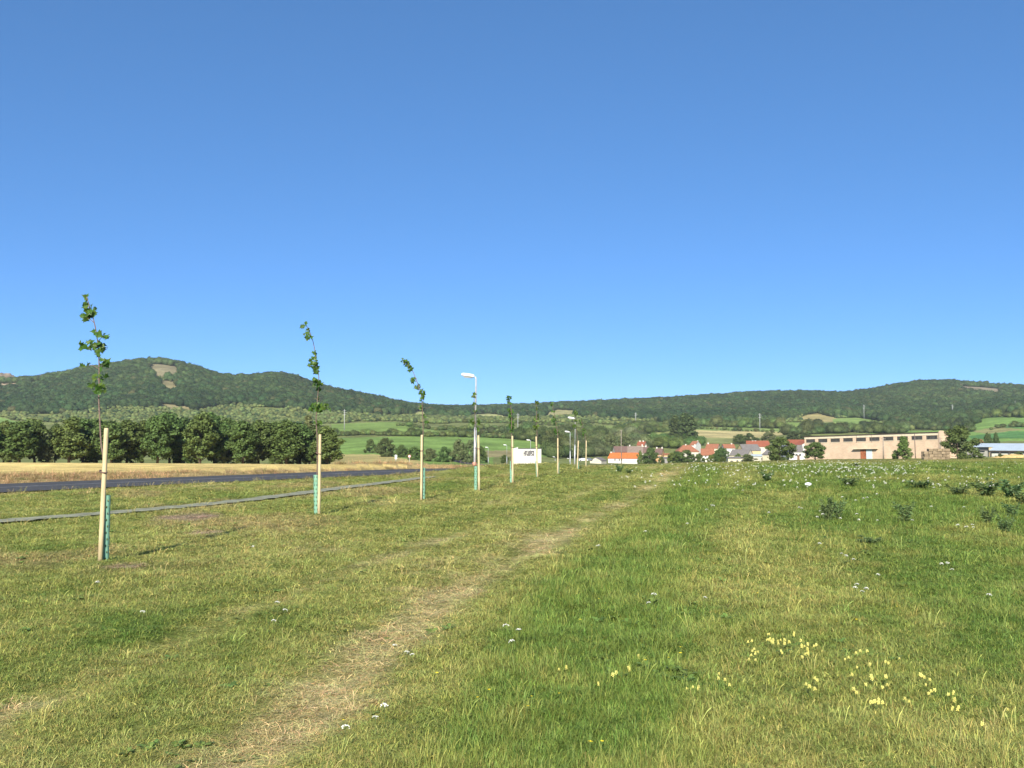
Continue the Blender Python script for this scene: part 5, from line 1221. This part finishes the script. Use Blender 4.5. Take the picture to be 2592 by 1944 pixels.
for w_ in [(2095, 1322, 66, 40, 0, 'dark bushy weed, tallest one standing alone in the right meadow'), (2122, 1318, 56, 34, 1, 'thin pale weed touching the tallest dark weed'), (2290, 1325, 54, 44, 1, 'airy grey-green weed right of the tallest dark weed'),
           (2500, 1256, 46, 60, 2, 'broad dark weed clump at the right meadow edge, left of the pair'), (2560, 1262, 50, 56, 0, 'broad dark weed clump at the right meadow edge, right of the pair'), (2590, 1275, 40, 50, 1, 'pale weed cut by the right picture edge'),
           (2500, 1328, 44, 40, 1, 'loose weed near the right edge, upper of three'), (2545, 1345, 46, 36, 2, 'loose weed near the right edge, lower of three'), (2560, 1310, 40, 40, 1, 'loose weed near the right edge, farthest back of three'),
           (2425, 1252, 28, 50, 2, 'low weed clump left of the broad dark weeds'), (2330, 1236, 24, 70, 1, 'low wide weeds in the middle of the right meadow'), (2150, 1232, 26, 50, 1, 'faint tall weed behind the white flowers'),
           (1940, 1218, 30, 34, 2, 'small upright weed in the pale meadow strip'), (1567, 1196, 24, 20, 0, 'dark weed at the crest in front of the orange-roofed house'), (1592, 1198, 12, 16, 2, 'tiny weed right of the crest weed'),
           (2165, 1182, 12, 24, 0, 'small dark weed in front of the warehouse gate'), (2200, 1380, 22, 56, 2, 'low dark weed patch below the white flowers')]:
    weed(*w_)
UMB = plain('umbel_white', (.84, .82, .72), .8, .06, 20); YEL = plain('petal_yellow', (.80, .72, .20), .7, .08, 20); BUT = plain('buttercup_yellow', (.82, .62, .03), .6, .06, 20)
FSTEM = plain('flower_stem', (.13, .18, .05), .8, .2, 20)
def flower_mesh(kind, seed):
    r = np.random.default_rng(seed); st = MB(); hd = MB()
    if kind == 'umbel':
        st.tube([(0, 0, -.03), (.01, 0, .2), (0, 0, .27)], [.003, .0025, .002], 4, False)
        for k in range(24):
            a = r.uniform(0, 6.28); d = .042 * math.sqrt(r.uniform(0, 1)); c = Vector((math.cos(a) * d, math.sin(a) * d, .285 + .9 * math.sqrt(max(0, .042 ** 2 - d * d)) + r.normal(0, .003)))
            st.tube([(0, 0, .27), c], .0012, 3, False); rr = r.uniform(.006, .010)
            hd.add([c + Vector((rr, 0, 0)), c + Vector((0, rr, 0)), c + Vector((-rr, 0, 0)), c + Vector((0, -rr, 0)), c + Vector((0, 0, rr * .7)), c - Vector((0, 0, rr * .7))], [(0, 1, 4), (1, 2, 4), (2, 3, 4), (3, 0, 4), (1, 0, 5), (2, 1, 5), (3, 2, 5), (0, 3, 5)])
    elif kind == 'toad':
        for q in range(r.integers(1, 4)):
            ox, oy, hh = r.normal(0, .03), r.normal(0, .03), r.uniform(.11, .2); st.tube([(ox * .4, oy * .4, -.02), (ox, oy, hh)], [.003, .002], 4, False)
            for k in range(9):
                a = k * 2.4; z = hh - .045 + .005 * k; d = .013 * (1 - .05 * k); c = Vector((ox + math.cos(a) * d, oy + math.sin(a) * d, z)); rr = .009
                hd.add([c + Vector((rr, 0, 0)), c + Vector((0, rr, .004)), c + Vector((-rr, 0, 0)), c + Vector((0, -rr, .004)), c + Vector((0, 0, .012)), c - Vector((0, 0, .012))], [(0, 1, 4), (1, 2, 4), (2, 3, 4), (3, 0, 4), (1, 0, 5), (2, 1, 5), (3, 2, 5), (0, 3, 5)])
    else:
        st.tube([(0, 0, -.02), (.005, 0, .13)], [.002, .0015], 4, False)
        for k in range(5):
            a = k * 1.257; hd.add([(.005, 0, .13), (.005 + math.cos(a - .5) * .012, math.sin(a - .5) * .012, .136), (.005 + math.cos(a) * .016, math.sin(a) * .016, .138), (.005 + math.cos(a + .5) * .012, math.sin(a + .5) * .012, .136)], [(0, 1, 2, 3)])
    return st.mesh('stem', FSTEM), hd.mesh('flower_head', {'umbel': UMB, 'toad': YEL, 'butter': BUT}[kind])
FL = {k: [flower_mesh(k, 40 + i) for i in range(4)] for k in ('umbel', 'toad', 'butter')}
def flower(X, py, kind, label, group, s=1.0):
    g = gpt(X, py + 12 * 6 / max(6, 1)); z = float(ground_z_at(np.array([g.x]), np.array([g.y]))[0])
    nm = {'umbel': 'white_umbel', 'toad': 'yellow_flower', 'butter': 'buttercup'}[kind]
    s = s * rnd.uniform(.7, 1.1) * min(1.5, max(1, (g.y / 9) ** .4)) * (.58 if kind == 'toad' else .58 if kind == 'umbel' else .8); o = thing(nm, label, 'flower', (g.x, g.y, z), rnd.uniform(0, 6.28), group); o.scale = (s * 1.05, s * 1.05, s * .8); o.rotation_euler = (rnd.uniform(-.15, .15), rnd.uniform(-.15, .15), rnd.uniform(0, 6))
    a, b = rnd.choice(FL[kind]); ob('stem', a, o); ob('flower_head', b, o)
WL = 'flat white umbel flower standing in the meadow grass'; WG = 'white umbel flowers scattered in the meadow'
for X, y_ in [(975, 1840), (952, 1858), (875, 1890), (1280, 1633), (1313, 1640), (1302, 1668), (995, 1656), (1028, 1680), (1045, 1682), (702, 1555), (715, 1570), (640, 1392), (1636, 1364), (1517, 1403), (2078, 1302), (2068, 1320), (2085, 1320), (2125, 1324), (2170, 1312), (2176, 1326), (2220, 1326), (2308, 1324), (2135, 1258), (2165, 1268), (2188, 1264), (2195, 1265), (2220, 1254), (1802, 1286), (1808, 1296), (1792, 1306),
               (2020, 1298), (2028, 1296), (2355, 1286), (2440, 1288), (2400, 1443), (2390, 1448), (2412, 1458), (2170, 1500), (2180, 1514), (2165, 1512), (2195, 1517), (2222, 1468), (2130, 1415), (2140, 1422), (2075, 1400), (2160, 1432), (2500, 1537), (1948, 1317), (1745, 1345), (2428, 1337), (2460, 1334), (2465, 1340), (2450, 1346), (1870, 1232), (1862, 1238), (1880, 1245),
               (2360, 1225), (2375, 1228), (2380, 1235), (2365, 1238), (2475, 1212), (2458, 1208), (1780, 1535), (1645, 1560), (1650, 1545), (360, 1572), (245, 1495), (690, 1594)]:
    flower(X, y_, 'umbel', WL, WG)
YL = 'pale yellow snapdragon-like flower spike in the right foreground grass'; YG = 'pale yellow flower spikes in the foreground'
for X, y_ in [(1900, 1634), (1908, 1660), (1915, 1668), (1910, 1676), (1906, 1690), (1945, 1634), (1955, 1640), (1962, 1646), (1975, 1630), (1978, 1652), (1990, 1640), (1982, 1668), (2003, 1612), (2020, 1636), (2026, 1646), (2032, 1650), (2044, 1646), (2065, 1642), (2040, 1660), (2042, 1680), (2032, 1684), (2078, 1662), (2068, 1644), (1945, 1615), (1958, 1630), (2165, 1700), (2200, 1694), (2148, 1722), (2215, 1730), (2245, 1732), (2236, 1742), (2240, 1750), (2165, 1760), (2195, 1748), (2225, 1780), (2220, 1792), (2210, 1796), (2290, 1776),
               (2330, 1730), (2345, 1732), (2342, 1742), (2360, 1762), (2366, 1760), (2408, 1754), (2402, 1766), (2420, 1772), (2400, 1790), (2418, 1792), (2040, 1748), (2052, 1756), (2066, 1736), (1752, 1774), (1762, 1768), (1825, 1732), (1826, 1754), (1838, 1766), (1428, 1710), (1424, 1718), (1520, 1752), (1555, 1742), (1622, 1680), (1604, 1720), (2545, 1802), (2486, 1842), (2180, 1670), (2205, 1664), (2150, 1685), (2270, 1674), (2240, 1690)]:
    flower(X, y_, 'toad', YL, YG)
BL = 'small bright yellow buttercup in the foreground grass'; BGp = 'buttercups in the foreground'
for X, y_ in [(1102, 1730), (1238, 1776), (1214, 1792), (1346, 1790), (1418, 1790), (1332, 1812), (1515, 1536), (1530, 1542), (1472, 1580), (1490, 1912), (1520, 1904), (866, 1836), (1722, 1678), (1628, 1708), (1720, 1660), (1910, 1510), (1918, 1508), (2288, 1524), (2270, 1536), (2120, 1588), (2170, 1586), (1690, 1688), (1500, 1600)]:
    flower(X, y_, 'butter', BL, BGp)
# distant flowers reading as a white haze of dots
def far_flowers():
    n = 1500; X = np.concatenate([rng.normal(2010, 60, 90), rng.normal(2180, 90, 200), rng.normal(1830, 70, 70), rng.uniform(1550, 2592, 220)]); py = np.concatenate([rng.normal(1188, 10, 90), rng.normal(1196, 14, 200), rng.normal(1196, 10, 70), rng.uniform(1172, 1260, 220)])
    pts = []
    for a, b in zip(X, py):
        if b > 1170: g = gpt(a, b + 3); pts.append(g)
    p = np.array([tuple(g) for g in pts]); p[:, 2] = ground_z_at(p[:, 0], p[:, 1]); n = len(p)
    col = proto_col('far_umbel', [b for a, b in FL['umbel']]); s = np.clip((p[:, 1] / 14) ** .35, .8, 1.6) * rng.uniform(.4, 1.0, n) * .62
    o = scatter('far_white_flowers', p, np.stack([rng.normal(0, .2, n), rng.normal(0, .2, n), rng.uniform(0, 6, n)], 1), np.stack([s, s, s * .0 + 1.2], 1), np.ones((n, 3)), rng.integers(0, 4, n), col)
    tag(o, 'sprinkling of small white flowers across the far meadow', 'flowers')
far_flowers()
g = gpt(2046, 1233); r_ = np.random.default_rng(3)
bm = bmesh.new(); bmesh.ops.create_icosphere(bm, subdivisions=3, radius=.2)
for v in bm.verts: v.co = Vector((v.co.x * 1.5, v.co.y * .8, v.co.z * .7)) * (1 + r_.uniform(-.16, .16)) + Vector((0, 0, .09))
me = bpy.data.meshes.new('plastic_bag'); bm.to_mesh(me); bm.free(); me.materials.append(plain('bag_plastic', (.8, .82, .84), .35, .05, 6))
o = ob('plastic_bag', me, loc=(g.x, g.y, ground_z_at(np.array([g.x]), np.array([g.y]))[0] + .05)); o.scale = (.38, .4, .45)
tag(o, 'crumpled white plastic bag lying in the right meadow', 'bag')
# ------------------------------------------------------------------ haze
hm = bpy.data.materials.new('haze'); hm.use_nodes = True; t = hm.node_tree; t.nodes.clear()
out = t.nodes.new('ShaderNodeOutputMaterial'); pv = t.nodes.new('ShaderNodeVolumePrincipled')
pv.inputs['Color'].default_value = (.86, .92, 1, 1); pv.inputs['Density'].default_value = .000065; pv.inputs['Anisotropy'].default_value = .0
t.links.new(pv.outputs[0], out.inputs['Volume'])
zmin = min(v.co.z for v in ground.data.vertices)
hb = MB().box(-5000, 5000, -5000, 5000, zmin - 1.5, 175).build('haze', hm); hb['kind'] = 'stuff'
